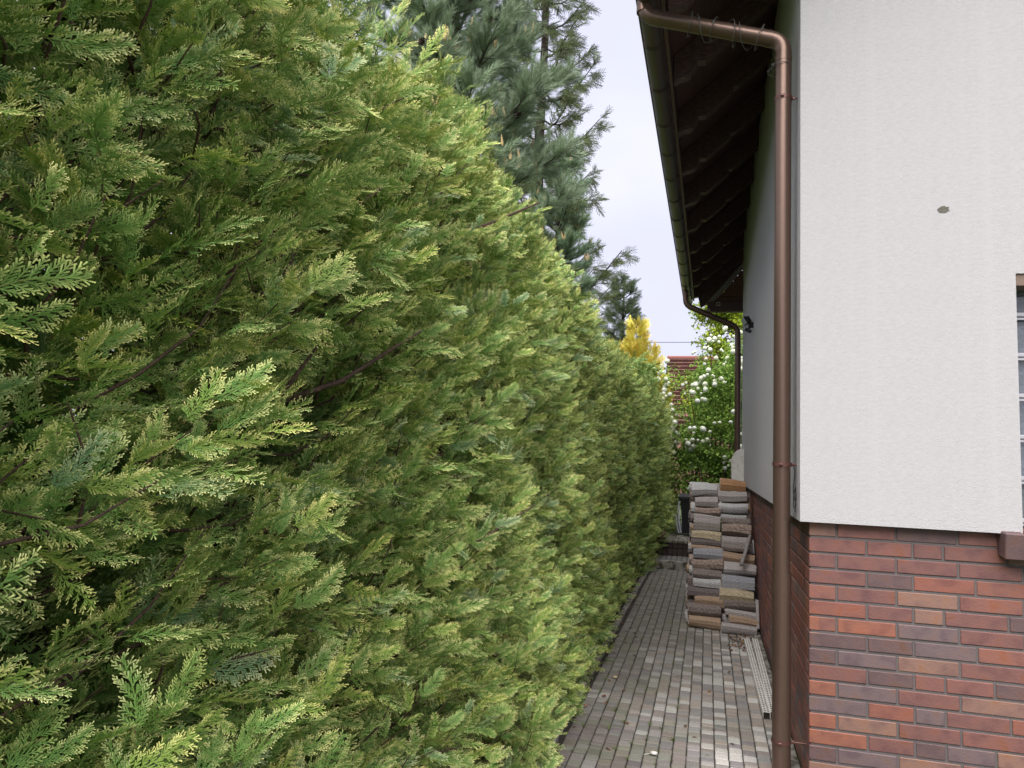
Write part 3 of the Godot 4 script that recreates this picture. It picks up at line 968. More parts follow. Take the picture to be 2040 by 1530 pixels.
	# white curved strips by the bin
	for k in 2:
		g = G.new()
		var pts := []
		var rad := []
		for i in 12:
			var t := i / 11.0
			pts.append(Vector3(0.0 + 0.05 * pow(1.0 - t, 3), t * (0.30 if k == 0 else 0.52), 0.0))
			rad.append(0.009 if k == 0 else 0.011)
		g.tube(pts, rad, 6)
		var o := obj("curved_rod", g.mesh(mat(lin(0.55, 0.56, 0.66), 0.35)))
		o.position = Vector3(-0.50 + k * 0.032, 0.42, -12.66 - 0.03 * k)
		tag(o, ["shorter pale curved rod left of the black bin, nearer the hedge", "longer pale curved rod standing close against the black bin"][k], "rod")

func blob(g: G, o: Vector3, r: Vector3, n: int, rough: float, sd: int) -> void:
	var nz := FastNoiseLite.new()
	nz.seed = sd; nz.frequency = 1.1
	var P := func(i: int, j: int) -> Vector3:
		var th := PI * i / n
		var ph := TAU * (j % (n * 2)) / (n * 2)
		var d := Vector3(sin(th) * cos(ph), cos(th), sin(th) * sin(ph))
		return o + d * r * (1.0 + rough * nz.get_noise_3dv(d * 1.6) * 2.0)
	for i in n:
		for j in n * 2:
			var a: Vector3 = P.call(i, j); var b: Vector3 = P.call(i, j + 1); var c: Vector3 = P.call(i + 1, j + 1); var d: Vector3 = P.call(i + 1, j)
			var na := ((a - o) / r).normalized(); var nb := ((b - o) / r).normalized(); var nc := ((c - o) / r).normalized(); var nd := ((d - o) / r).normalized()
			if i > 0: g.smooth(a, b, c, na, nb, nc)
			if i < n - 1: g.smooth(a, c, d, na, nc, nd)

# ------------------------------------------------------------------ firewood
func log_mesh(w: float, h: float, dep: float, shape: String, skin: Material, face: Material) -> ArrayMesh:
	var sec := []      # outline in (z, y)
	if shape == "round":
		for k in 10:
			var t := TAU * k / 10.0
			sec.append(Vector2(cos(t) * dep / 2, sin(t) * h / 2) * R(0.86, 1.1))
	elif shape == "half":      # bark below and in front, split face on top
		for k in 9:
			var t := PI + PI * k / 8.0
			sec.append(Vector2(cos(t) * dep / 2, sin(t) * h * 0.62 + h * 0.12) * R(0.96, 1.04))
		sec.append(Vector2(dep * 0.2, h * 0.36)); sec.append(Vector2(-dep * 0.25, h * 0.42))
	elif shape == "plank":
		for p in [[-0.5, -0.42], [0.46, -0.5], [0.5, 0.1], [0.36, 0.5], [-0.5, 0.46]]: sec.append(Vector2(p[0] * dep * R(0.86, 1.1), p[1] * h * R(0.86, 1.1)))
	elif shape == "split":     # wedge with a flat face turned to the front
		for p in [[-0.5, -0.1], [0.1, -0.5], [0.42, -0.48], [0.52, 0.05], [0.4, 0.46], [0.1, 0.5]]: sec.append(Vector2(p[0] * dep * R(0.86, 1.1), p[1] * h * R(0.86, 1.1)))
	# finer outline: splinter ridges run along the log, bark is knobbly
	var fine := []
	for k in sec.size():
		var a: Vector2 = sec[k]
		var b: Vector2 = sec[(k + 1) % sec.size()]
		var cuts: int = clampi(int((b - a).length() / 0.014), 1, 7)
		for c in cuts:
			var p := a.lerp(b, c / float(cuts))
			if c > 0: p += (b - a).orthogonal().normalized() * R(-0.0016, 0.0016)
			fine.append(p)
	sec = fine
	var n := sec.size()
	var seg := 10
	var g := G.new()
	var rows := []
	var bark := shape == "round" or shape == "half"
	var taper := R(-0.13, 0.13)
	var bend := Vector3(0, R(-0.008, 0.008), R(-0.01, 0.01))
	for i in seg + 1:
		var row := []
		var t := i / float(seg)
		var gr := 1.0 + taper * (t - 0.5) * 2.0
		var off := bend * sin(t * PI)
		for k in n:
			var wob := gr * (1.0 + (R(-0.018, 0.018) if bark else R(-0.004, 0.004)))
			row.append(Vector3((t - 0.5) * w + (R(-0.005, 0.005) if i in [0, seg] else 0.0), sec[k].y * wob, sec[k].x * wob) + off)
		rows.append(row)
	var per := 0.0
	for k in n:
		var k2 := (k + 1) % n
		var el: float = (sec[k2] - sec[k]).length()
		for i in seg:
			var a: Vector3 = rows[i][k]; var b: Vector3 = rows[i][k2]; var c: Vector3 = rows[i + 1][k2]; var d: Vector3 = rows[i + 1][k]
			var u0 := i / float(seg) * w
			var u1 := (i + 1) / float(seg) * w
			var mid := Vector3(0, (a.y + b.y) / 2, (a.z + b.z) / 2)
			g.tri(a, b, c, mid, Vector2(u0, per), Vector2(u0, per + el), Vector2(u1, per + el))
			g.tri(a, c, d, mid, Vector2(u0, per), Vector2(u1, per + el), Vector2(u1, per))
		per += el
	var m := g.mesh(skin)
	g = G.new()
	for e in [0, seg]:
		for k in n:
			g.tri(Vector3((e / float(seg) - 0.5) * w, 0, 0), rows[e][k], rows[e][(k + 1) % n], Vector3(-1 if e == 0 else 1, 0, 0), Vector2(0, 0), sec[k], sec[(k + 1) % n])
	return g.mesh(face, m)

func woodpile() -> void:
	var W := {}
	var uvg := Vector3(2.2, 26, 1)
	W.grey = mat(lin(0.637, 0.584, 0.566), 0.9, {"tex": T.grain, "normal": T.grainbump, "ns": 0.3, "uv": uvg})
	W.pale = mat(lin(0.780, 0.780, 0.779), 0.9, {"tex": T.grain, "normal": T.grainbump, "ns": 0.3, "uv": uvg})
	W.blue = mat(lin(0.478, 0.487, 0.531), 0.85, {"tex": T.grain, "normal": T.grainbump, "ns": 0.3, "uv": uvg})
	W.fresh = mat(lin(0.780, 0.655, 0.433), 0.85, {"tex": T.grain, "normal": T.grainbump, "ns": 0.3, "uv": Vector3(1.6, 18, 1)})
	W.tan = mat(lin(0.637, 0.452, 0.309), 0.9, {"tex": T.grain, "normal": T.grainbump, "ns": 0.3, "uv": uvg})
	W.orange = mat(lin(0.637, 0.354, 0.169), 0.85, {"tex": T.grain, "normal": T.grainbump, "ns": 0.3, "uv": uvg})
	W.dark = mat(lin(0.266, 0.230, 0.222), 0.92, {"tex": T.grain, "normal": T.grainbump, "ns": 0.3, "uv": uvg})
	W.bark = mat(lin(0.336, 0.274, 0.248), 0.95, {"tex": T.grain, "normal": T.bump, "ns": 0.3, "uv": Vector3(2.5, 9, 1)})
	W.brownbark = mat(lin(0.496, 0.381, 0.319), 0.95, {"tex": T.grain, "normal": T.bump, "ns": 0.3, "uv": Vector3(2.0, 8, 1)})
	W.end = mat(lin(0.780, 0.708, 0.637), 0.9, {"tex": T.speck, "uv": Vector3(9, 9, 1)})
	# x, y, z, length, height, shape, skin, turn, label
	var rows := [
		[-0.030, 1.299, -8.80, 0.282, 0.15, "half", "pale", 0.02, "pale half round log with a bright upper edge, topmost of the left column"],
		[-0.010, 1.175, -8.68, 0.253, 0.10, "plank", "grey", 0.03, "short flat faced grey log, second from the top of the left column"],
		[0.003, 1.071, -8.58, 0.272, 0.105, "round", "brownbark", -0.02, "knotty grey barked log, third from the top of the left column"],
		[0.004, 0.955, -8.47, 0.282, 0.16, "split", "grey", -0.05, "large split grey brown log above the pale fresh plank, left column"],
		[-0.012, 0.832, -8.29, 0.308, 0.085, "plank", "fresh", -0.02, "fresh beige split piece in the middle of the left column"],
		[-0.004, 0.752, -8.28, 0.315, 0.085, "round", "dark", -0.03, "dark log directly under the fresh beige piece, left column"],
		[0.002, 0.706, -8.22, 0.318, 0.035, "plank", "tan", -0.03, "thin tan slat over the blue grey piece in the left column"],
		[0.007, 0.648, -8.15, 0.302, 0.09, "plank", "blue", -0.02, "blue grey piece with a dark lower edge under the thin tan slat"],
		[0.003, 0.552, -8.05, 0.309, 0.13, "round", "brownbark", -0.05, "round brown grey log, seventh from the bottom of the left column"],
		[0.007, 0.461, -7.98, 0.293, 0.10, "half", "bark", -0.06, "rough flaking bark log, sixth from the bottom of the left column"],
		[0.002, 0.390, -7.86, 0.274, 0.075, "plank", "pale", -0.02, "pale grey squared piece with a notched top, fifth from the bottom on the left"],
		[-0.025, 0.308, -7.78, 0.33, 0.085, "plank", "dark", -0.06, "dark grey board sticking out left of its column"],
		[0.025, 0.232, -7.76, 0.286, 0.085, "split", "tan", -0.02, "set back tan split log, third from the bottom of the left column"],
		[-0.016, 0.165, -7.62, 0.314, 0.125, "round", "bark", -0.05, "dark barked round log, second from the bottom of the left column"],
		[-0.022, 0.062, -7.54, 0.300, 0.125, "half", "tan", -0.07, "brown split log at the bottom of the left column"],
		[0.292, 1.365, -8.87, 0.288, 0.125, "plank", "orange", -0.09, "orange brown squared block, topmost of the right column"],
		[0.275, 1.252, -8.76, 0.318, 0.11, "split", "grey", 0.02, "grey split log with an orange scar, second from the top of the right column"],
		[0.278, 1.125, -8.63, 0.313, 0.125, "half", "pale", -0.01, "pale log with ragged bark along its edge, third from the top on the right"],
		[0.287, 1.030, -8.56, 0.281, 0.045, "plank", "pale", -0.02, "thin pale slat above the grey round log in the right column"],
		[0.298, 0.975, -8.50, 0.295, 0.09, "round", "bark", -0.04, "slim grey round log between the thin slat and the thick brown round log"],
		[0.309, 0.892, -8.40, 0.299, 0.125, "round", "brownbark", -0.06, "thick brown round log in the upper half of the right column"],
		[0.305, 0.785, -8.31, 0.29, 0.12, "split", "grey", -0.03, "grey brown split piece below the thick brown round log"],
		[0.295, 0.712, -8.23, 0.26, 0.055, "round", "bark", 0.0, "short dark stub behind the upper end of the leaning stick"],
		[0.325, 0.640, -8.14, 0.32, 0.11, "split", "tan", -0.05, "tan split log crossed by the leaning stick"],
		[0.328, 0.528, -8.02, 0.32, 0.13, "half", "grey", -0.01, "wide grey log under the lower end of the leaning stick"],
		[0.320, 0.408, -7.90, 0.318, 0.13, "plank", "blue", 0.01, "blue grey cracked block above the yellowish plank in the right column"],
		[0.295, 0.306, -7.74, 0.325, 0.10, "plank", "fresh", -0.05, "yellowish fresh plank with a knot, right column"],
		[0.328, 0.222, -7.72, 0.309, 0.115, "round", "bark", -0.03, "dark barked round log right under the yellowish fresh plank"],
		[0.330, 0.150, -7.66, 0.308, 0.07, "split", "grey", -0.05, "forked grey piece, third from the bottom of the right column"],
		[0.352, 0.098, -7.56, 0.277, 0.085, "split", "tan", -0.07, "light edged tan split log, second from the bottom of the right column"],
		[0.300, 0.045, -7.42, 0.325, 0.105, "half", "grey", -0.06, "broad grey brown log lying nearest on the paving, bottom of the right column"]]
	for r in rows:
		var o := obj("firewood_log", log_mesh(r[3], r[4], r[4] * (1.15 if r[5] != "plank" else 1.35), r[5], W[r[6]], W.end))
		o.position = Vector3(r[0] + R(-0.01, 0.01), r[1], r[2] + R(-0.02, 0.025))
		o.rotation = Vector3(R(-0.25, 0.25) if r[5] != "round" else R(0, 6), 0.0, r[7] + R(-0.03, 0.03))
		o.rotation.y = R(-0.1, 0.1)
		tag(o, r[8], "log", "firewood logs in the pile by the wall")
	# the pile goes on behind; its ends show along the left side
	var names := ["grey", "brownbark", "pale", "bark", "tan", "dark"]
	for k in 13:
		for j in 3:
			var y := 0.06 + 0.103 * k
			var sh: String = ["round", "half", "round", "split"][(k + j) % 4]
			var o := obj("firewood_log", log_mesh(0.31, 0.108, 0.135, sh, W[names[(k * 5 + j * 2) % 6]], W.end))
			o.position = Vector3(-0.03 + R(-0.022, 0.012), y + R(-0.01, 0.01), -7.62 - 1.02 * y - 0.125 * j)
			o.rotation = Vector3(R(0, 6), R(-0.04, 0.04), R(-0.03, 0.03))
			tag(o, "grey log of the woodpile seen by its end along the left side", "log", "log ends along the left side of the woodpile")
	for k in 12:
		var y := 0.08 + 0.105 * k
		var o := obj("firewood_log", log_mesh(0.31, 0.112, 0.14, "round", W[names[k % 6]], W.end))
		o.position = Vector3(0.315, y, -7.63 - 1.02 * y)
		o.rotation = Vector3(R(0, 6), 0, R(-0.03, 0.03))
		tag(o, "log in the gaps behind the front logs beside the brick wall", "log", "logs behind the right column of the woodpile")
	# sticks
	var g := G.new()
	g.tube([Vector3(0.447, 0.855, -8.25), Vector3(0.395, 0.72, -8.03), Vector3(0.344, 0.595, -7.86)], [0.016, 0.019, 0.021], 10)
	var s := obj("leaning_stick", g.mesh(mat(lin(0.44, 0.41, 0.40), 0.85, {"tex": T.grain, "uv": Vector3(3, 3, 1)})))
	tag(s, "long pale round stick leaning across the right column of logs", "stick")
	g = G.new()
	g.tube([Vector3(0.485, 0.80, -8.38), Vector3(0.487, 0.67, -8.27)], [0.010, 0.010], 8)
	s = obj("short_stick", g.mesh(W.pale))
	tag(s, "short thin pale stick upright between the logs and the brick wall", "stick")
	g = G.new()
	g.tube([Vector3(0.485, 0.30, -7.62), Vector3(0.487, 0.05, -7.5)], [0.018, 0.017], 8)
	s = obj("short_stick", g.mesh(W.grey))
	tag(s, "grey upright stick between the lowest logs and the brick wall", "stick")

# ------------------------------------------------------------------ trees
func needle_shoot(g: G, L: float, nl: float, count: int, spread: float, ca: Color, cb: Color, w: float) -> void:
	for i in 3:
		var a := L * i / 3.0
		var b := L * (i + 1) / 3.0
		var cc := Color(0.10, 0.07, 0.045)
		g.leaf(Vector3(a, 0, 0.0025), Vector3(a, 0, -0.0025), Vector3(b, 0, 0), cc, cc, cc)
		g.leaf(Vector3(a, 0.0025, 0), Vector3(a, -0.0025, 0), Vector3(b, 0, 0), cc, cc, cc)
	for i in count:
		var t := pow(i / float(count), 0.8)
		var ph := i * 2.4 + R(-0.4, 0.4)
		var sp := spread * R(0.7, 1.2) * (1.05 - 0.5 * t)
		var d := Vector3(cos(sp), sin(sp) * cos(ph), sin(sp) * sin(ph))
		var p := Vector3(L * t, 0, 0)
		var e := p + d * nl * R(0.75, 1.1)
		var wv := d.cross(Vector3(R(-1, 1), R(-1, 1), R(-1, 1))).normalized() * w
		var c := ca.lerp(cb, R(0, 1))
		g.leaf(p + wv, p - wv, e, c, c, c * 1.15)

func basis_along(d: Vector3, s: float) -> Basis:
	d = d.normalized()
	var n := rv()
	n = (n - d * n.dot(d)).normalized()
	return Basis(d, n, d.cross(n)).scaled_local(Vector3(s, s, s))

# trunk, whorled limbs, shoots; rad(t) is the crown's reach at the share t of the height
func conifer(called: String, label: String, at: Vector3, H: float, from: float, rad: Callable, limbs: int, rise: float, shoot: Mesh, droop: float, density: float, tint: Color, shoot_scale := 1.0) -> Dictionary:
	var o := thing(called, label, "tree", at)
	var g := G.new()
	var pts := []
	var rr := []
	for k in 8:
		pts.append(Vector3(R(-0.03, 0.03), H * k / 7.0, R(-0.03, 0.03)))
		rr.append(0.012 * H * (1.05 - k / 7.0) + 0.012)
	g.tube(pts, rr, 9)
	obj("trunk", g.mesh(M.trunk), o)
	g = G.new()
	var xf := []
	var cl := []
	var tips := []
	for i in limbs:
		var t := from + (1.0 - from) * (i + R(0, 0.8)) / limbs
		var az := i * 2.399 + R(-0.3, 0.3)
		var ln: float = rad.call(t) * R(0.72, 1.12)
		var d := Vector3(cos(az), rise + 0.25 * t, sin(az)).normalized()
		var b := Vector3(0, H * t, 0)
		var lp := []
		var lr := []
		for k in 5:
			var s := k / 4.0
			lp.append(b + d * ln * s + Vector3(0, -droop * ln * sin(s * PI) * 0.7 + 0.10 * ln * s * s, 0))
			lr.append(0.006 + 0.016 * ln * (1.0 - s))
		g.tube(lp, lr, 5, false)
		var side := d.cross(Vector3.UP).normalized()
		var n := int(density * ln) + 3
		for k in n:
			var s: float = 0.25 + 0.75 * (k + R(0, 1)) / n
			var p: Vector3 = lp[int(min(s * 4, 3))].lerp(lp[int(min(s * 4, 3)) + 1], s * 4 - int(min(s * 4, 3)))
			# a side twig with shoots on it
			var tw := (d * R(0.3, 1.0) + side * R(-1.0, 1.0) + Vector3(0, R(-0.1, 0.55) - droop * 1.3, 0)).normalized()
			var tl := R(0.15, 0.42) * (1.15 - 0.6 * s) * (0.6 + 0.3 * ln)
			var q := p + tw * tl
			g.tube([p, q], [0.005, 0.003], 3, false)
			for m in 4:
				var f := (m + 1) / 4.0
				var sd := (tw * 0.8 + rv() * 0.55 + Vector3(0, 0.35 - droop * 1.6, 0)).normalized()
				xf.append(Transform3D(basis_along(sd, R(0.8, 1.2) * shoot_scale), p.lerp(q, f)))
				var bb := R(0.75, 1.15)
				cl.append(Color(tint.r * bb, tint.g * bb, tint.b * bb))
			tips.append([q, tw])
	obj("limbs", g.mesh(M.trunk), o)
	many("foliage", shoot, xf, cl, o)
	return {"node": o, "tips": tips}

func trees() -> void:
	var g := G.new()
	needle_shoot(g, 0.14, 0.085, 110, 0.85, Color(0.10, 0.145, 0.09), Color(0.19, 0.24, 0.165), 0.0014)
	var pine := g.mesh(M.needle)
	g = G.new()
	needle_shoot(g, 0.16, 0.019, 150, 1.0, Color(0.075, 0.105, 0.055), Color(0.14, 0.19, 0.09), 0.0011)
	for s in [-1, 1]:
		for k in 3:
			var g2 := G.new()
			needle_shoot(g2, 0.075, 0.016, 60, 1.0, Color(0.075, 0.105, 0.055), Color(0.14, 0.19, 0.09), 0.001)
			var bs := Basis(Vector3.UP, s * 0.8)
			for i in g2.v.size(): g.put(bs * g2.v[i] + Vector3(0.03 + k * 0.035, 0, 0), bs * g2.n[i], g2.u[i], g2.c[i])
	var spruce := g.mesh(M.needle)
	var a := conifer("pine_tree", "large blue green pine with cones and yellow candles behind the hedge", Vector3(-2.55, 0, -6.5), 8.6, 0.3, func(t): return 1.55 * pow(1.0 - t * 0.72, 0.7), 96, 0.3, pine, 0.03, 27.0, Color(2.1, 2.05, 2.05))
	pine_extras(a, 300, 34)
	var b := conifer("pine_tree", "smaller pine showing over the hedge top below the spruce", Vector3(-2.35, 0, -10.8), 6.0, 0.4, func(t): return 1.2 * pow(1.0 - t * 0.8, 0.7), 44, 0.4, pine, 0.0, 20.0, Color(2.0, 2.1, 2.05))
	pine_extras(b, 110, 4)
	conifer("spruce_tree", "tall dark spruce with upswept tips right of the large pine", Vector3(-2.75, 0, -11.2), 12.0, 0.28, func(t): return 1.8 * pow(1.0 - t, 0.8) + 0.1, 88, 0.25, spruce, 0.3, 19.0, Color(1.9, 1.85, 1.7), 1.0)
	conifer("spruce_tree", "small young spruce with forked top over the far end of the hedge", Vector3(-1.82, 0.3, -15.6), 5.2, 0.5, func(t): return 0.6 * pow(1.0 - t, 0.6) + 0.1, 50, 0.35, spruce, 0.12, 26.0, Color(1.3, 1.4, 1.45), 0.9)
	# golden conifer
	var o := thing("golden_conifer", "bright yellow columnar conifer behind the end of the hedge", "tree", Vector3(-1.62, 0.34, -14.6))
	g = G.new()
	g.tube([Vector3(0, 0, 0), Vector3(0.02, 2.0, 0), Vector3(0, 3.9, 0)], [0.06, 0.045, 0.01], 8)
	obj("trunk", g.mesh(M.trunk), o)
	g = G.new()
	frond(g, 0.19, Color(0.80, 0.69, 0.12), Color(0.93, 0.84, 0.26), 14, 0.012, 0.0026, 0.026)
	var fm := g.mesh(M.leaf)
	var xf := []
	var cl := []
	for i in 3600:
		var lobe: int = i % 5
		var ctr: Vector3 = [Vector3(0.22, 0, 0.1), Vector3(0.48, 0, 0.0), Vector3(-0.25, 0, 0.1), Vector3(0.1, 0, -0.35), Vector3(0.62, 0, -0.1)][lobe]
		var top: float = [4.05, 3.55, 3.6, 3.5, 3.0][lobe]
		var y := R(0.3, top)
		var r := (0.30 * pow(1.0 - y / top, 0.45) + 0.05) * sqrt(R(0.25, 1))
		var az := R(0, TAU)
		var d := Vector3(cos(az), R(0.8, 1.8), sin(az)).normalized()
		xf.append(Transform3D(basis_along(d, R(0.8, 1.3)), ctr + Vector3(cos(az) * r, y - 0.1, sin(az) * r)))
		var br := R(0.75, 1.1)
		cl.append(Color(br, br * R(0.92, 1.1), br))
	many("foliage", fm, xf, cl, o)
	# light green broadleaf tree beyond the house corner
	broadleaf(Vector3(0.75, 0.34, -20.5))

func pine_extras(d: Dictionary, candles: int, cones: int) -> void:
	var o: Node3D = d.node
	var tips: Array = d.tips
	var g := G.new()
	g.tube([Vector3(0, 0, 0), Vector3(0, 0.02, 0), Vector3(0, 0.06, 0), Vector3(0, 0.11, 0)], [0.008, 0.015, 0.012, 0.002], 6)
	var cm := g.mesh(mat(lin(0.48, 0.36, 0.17), 0.7))
	var xf := []
	for k in candles:
		var t: Array = tips[(k * 37) % tips.size()]
		for m in 1 + k % 3:
			xf.append(Transform3D(Basis.from_euler(Vector3(R(-0.25, 0.25), 0, R(-0.25, 0.25))).scaled_local(Vector3.ONE * R(0.7, 1.25)), t[0] + Vector3(R(-0.03, 0.03), 0.05, R(-0.03, 0.03))))
	many("candle", cm, xf, [], o)
	g = G.new()
	for r in 6:
		for k in 7:
			var th := 0.35 + r * 0.42
			var ph := TAU * (k + 0.5 * (r % 2)) / 7.0
			var dd := Vector3(sin(th) * cos(ph), cos(th) * 1.15, sin(th) * sin(ph))
			var p := dd * 0.022
			var s := dd.cross(Vector3.UP).normalized() * 0.012
			g.tri(p - s, p + s, dd * 0.04 + Vector3(0, 0.004, 0), dd); g.tri(p - s, p + s, p * 0.6 + Vector3(0, -0.012, 0), dd)
	blob(g, Vector3.ZERO, Vector3(0.02, 0.025, 0.02), 4, 0.0, 1)
	var km := g.mesh(mat(lin(0.07, 0.045, 0.035), 0.85))
	for k in cones:
		var t: Array = tips[(k * 53 + 11) % tips.size()]
		var c := obj("cone", km, o)
		c.position = t[0] + rv() * 0.05
		c.rotation = rv() * 2.0
		c.scale = Vector3.ONE * R(0.9, 1.3)

func leaf_mesh(w: float, l: float, ca: Color, cb: Color, count: int, spread: float) -> ArrayMesh:
	var g := G.new()
	for i in count:
		var o := rv() * spread
		var d := (rv() + Vector3(0, -0.15, 0)).normalized()
		var s := d.cross(rv()).normalized() * w * R(0.8, 1.2)
		var up := s.cross(d).normalized() * w * 0.35
		var c := ca.lerp(cb, R(0, 1))
		var e := o + d * l
		var m := o + d * l * 0.45
		g.leaf(o, m + s + up, e, c, c, c * 1.1); g.leaf(o, e, m - s + up, c, c * 1.1, c)
	return g.mesh(M.leaf)

func broadleaf(at: Vector3) -> void:
	var o := thing("leafy_tree", "fresh light green leafy tree beyond the far house corner", "tree", at)
	var g := G.new()
	g.tube([Vector3(0, 0, 0), Vector3(0.05, 2.2, 0), Vector3(0, 4.2, 0.1), Vector3(0, 6.2, 0)], [0.14, 0.11, 0.07, 0.02], 9)
	obj("trunk", g.mesh(M.trunk), o)
	g = G.new()
	var lm := leaf_mesh(0.026, 0.085, Color(0.16, 0.25, 0.02), Color(0.34, 0.42, 0.035), 16, 0.11)
	var xf := []
	var cl := []
	for i in 90:
		var az := i * 2.4
		var y0 := R(1.9, 5.6)
		var ln: float = R(0.7, 1.75) * (1.1 - 0.1 * abs(y0 - 3.8))
		var d := Vector3(cos(az), R(0.2, 0.7), sin(az)).normalized()
		var b := Vector3(0, y0, 0)
		var e := b + d * ln
		g.tube([b, b.lerp(e, 0.5) + Vector3(0, 0.06, 0), e], [0.022, 0.013, 0.004], 5, false)
		for k in 20:
			var s := R(0.35, 1.05)
			xf.append(Transform3D(basis_along(rv(), R(0.8, 1.3)), b.lerp(e, s) + rv() * 0.2))
			var br := R(0.7, 1.1)
			cl.append(Color(br * R(0.9, 1.1), br, br))
	obj("limbs", g.mesh(M.trunk), o)
	many("foliage", lm, xf, cl, o)

# ------------------------------------------------------------------ flowering bush
func bush() -> void:
	var o := thing("snowball_bush", "large green bush covered in round white flower heads", "bush", Vector3(0.15, 0.34, -14.3))
	var g := G.new()
	var xf := []
	var cl := []
	var heads := []
	for i in 26:
		var az := i * 2.4
		var b := Vector3(cos(az) * R(0.05, 0.25), 0, sin(az) * R(0.05, 0.2))
		var e := Vector3(cos(az) * R(0.5, 1.35), R(1.6, 3.3), sin(az) * R(0.3, 0.9))
		if i < 4: e = Vector3(-0.15 + i * 0.17, R(3.3, 3.75), 0.1)
		var pts := []
		var rr := []
		for k in 6:
			var s := k / 5.0
			pts.append(b.lerp(e, s) + Vector3(0, 0.35 * sin(s * PI * 0.8), 0))
			rr.append(0.016 * (1.1 - s))
		g.tube(pts, rr, 5, false)
	obj("stems", g.mesh(M.twig), o)
	var c0 := Vector3(0.3, 1.8, 0)
	var rad := Vector3(1.4, 1.75, 0.95)
	var nz := FastNoiseLite.new()
	nz.frequency = 1.0; nz.seed = 6
	var tries := 0
	while xf.size() < 3200 and tries < 30000:
		tries += 1
		var d := rv()
		if d.y < -0.1 and d.length() < 1.0 and d.length() > 0.25: d.y = min(d.y, -0.2)
		elif d.length() > 1.0 or d.length() < 0.55: continue
		var p := c0 + d * rad * (1.0 + nz.get_noise_3dv(d * 1.7) * 0.5)
		if p.y < 0.1: continue
		if p.x < -0.35 and p.y > 1.95 and R(0, 1) < 0.78: continue
		if p.x < 0.2 and p.y > 3.1 and R(0, 1) < 0.5: continue
		if nz.get_noise_3dv(p * 2.6) > 0.35: continue
		xf.append(Transform3D(basis_along(rv(), R(0.8, 1.25)), p))
		var br := R(0.75, 1.15)
		cl.append(Color(br, br, br))
	many("leaves", leaf_mesh(0.02, 0.06, Color(0.11, 0.22, 0.04), Color(0.27, 0.42, 0.085), 12, 0.075), xf, cl, o)
	var variants := []
	for v in 4:
		g = G.new()
		blob(g, Vector3.ZERO, Vector3.ONE * 0.036, 7, 0.12, v + 1)
		for k in 60:
			var y := 1.0 - 2.0 * (k + 0.5) / 60.0
			var d := Vector3(sqrt(1 - y * y) * cos(k * 2.4), y, sqrt(1 - y * y) * sin(k * 2.4))
			var s := d.cross(rv()).normalized()
			var t := d.cross(s)
			var p := d * R(0.031, 0.046)
			g.quad(p + s * 0.008, p + t * 0.008, p - s * 0.008, p - t * 0.008, d)
		variants.append(g.mesh(mat(lin(0.76, 0.80, [0.70, 0.62, 0.72, 0.66][v]), 0.8, {"back": Color(0.15, 0.15, 0.15)})))
	var n := 0
	tries = 0
	while n < 285 and tries < 9000:
		tries += 1
		var d := Vector3(R(-1, 1), R(-0.85, 1), R(-0.1, 1))
		if d.length() > 1.0 or d.length() < 0.6: continue
		d = d.normalized()
		var p := c0 + d * rad * (1.02 + nz.get_noise_3dv(d * 1.7) * 0.5)
		if p.x > 0.75 or p.y < 0.35: continue
		if nz.get_noise_3dv(p * 1.5 + Vector3(9, 2, 4)) < 0.0: continue
		if p.y < 1.2 and R(0, 1) < 0.4: continue
		var f := obj("flower_head", variants[n % 4], o)
		f.position = p
		f.scale = Vector3(R(0.9, 1.1), R(0.85, 1.05), 1.0) * R(0.55, 1.35)
		f.rotation = rv() * 3.0
		n += 1

# ------------------------------------------------------------------ neighbour
func far_house() -> void:
	var o := thing("neighbour_house", "distant house with a red tiled roof behind the flowering bush", "house", Vector3(0, 0, 0))
	var zf := -29.0
	var g := G.new()
	g.box(Vector3(2.5, 1.9, zf - 3.5), Vector3(7.6, 3.2, 6.4))
	obj("wall", g.mesh(mat(lin(0.24, 0.13, 0.10), 0.9, {"tex": T.stain, "scale": Vector3(1, 1, 1)})), o)
	g = G.new()
	g.prism([Vector3(-1.75, 3.0, zf), Vector3(-1.75, 3.08, zf - 0.1), Vector3(-1.75, 6.1, zf - 3.5), Vector3(-1.75, 3.05, zf - 7.1), Vector3(-1.75, 2.95, zf - 7.0)], Vector3(8.4, 0, 0))
	var rf := obj("roof", g.mesh(mat(lin(0.16, 0.085, 0.075), 0.8)), o)
	var xs := []
	var cs := []
	for r in 17:
		for k in 38:
			var t := r / 17.0
			xs.append(Transform3D(Basis(Vector3.RIGHT, -0.715 + 0.10), Vector3(-1.68 + k * 0.222, lerp(3.13, 6.16, t), zf - 0.06 + lerp(0.0, -3.4, t))))
			var b := R(0.75, 1.15)
			cs.append(Color(b, b * R(0.9, 1.1), b))
	g = G.new()
	g.box(Vector3(0, 0, 0), Vector3(0.219, 0.035, 0.31), 0.012)
	var tm := mat(lin(0.235, 0.125, 0.11), 0.8, {"vc": true})
	many("roof_tile", g.mesh(tm), xs, cs, rf)
	g = G.new()
	g.tube([Vector3(-1.8, 6.17, zf - 3.5), Vector3(6.7, 6.17, zf - 3.5)], [0.09, 0.09], 8)
	obj("ridge", g.mesh(mat(lin(0.2, 0.07, 0.055), 0.8)), rf)
	for x in [-0.4, 1.8]:
		g = G.new()
		g.box(Vector3(x, 1.9, zf - 0.29), Vector3(1.0, 1.1, 0.05))
		var w := obj("window", g.mesh(M.frame), o)
		g = G.new()
		g.box(Vector3(x, 1.9, zf - 0.262), Vector3(0.86, 0.96, 0.012))
		obj("pane", g.mesh(M.black), w)

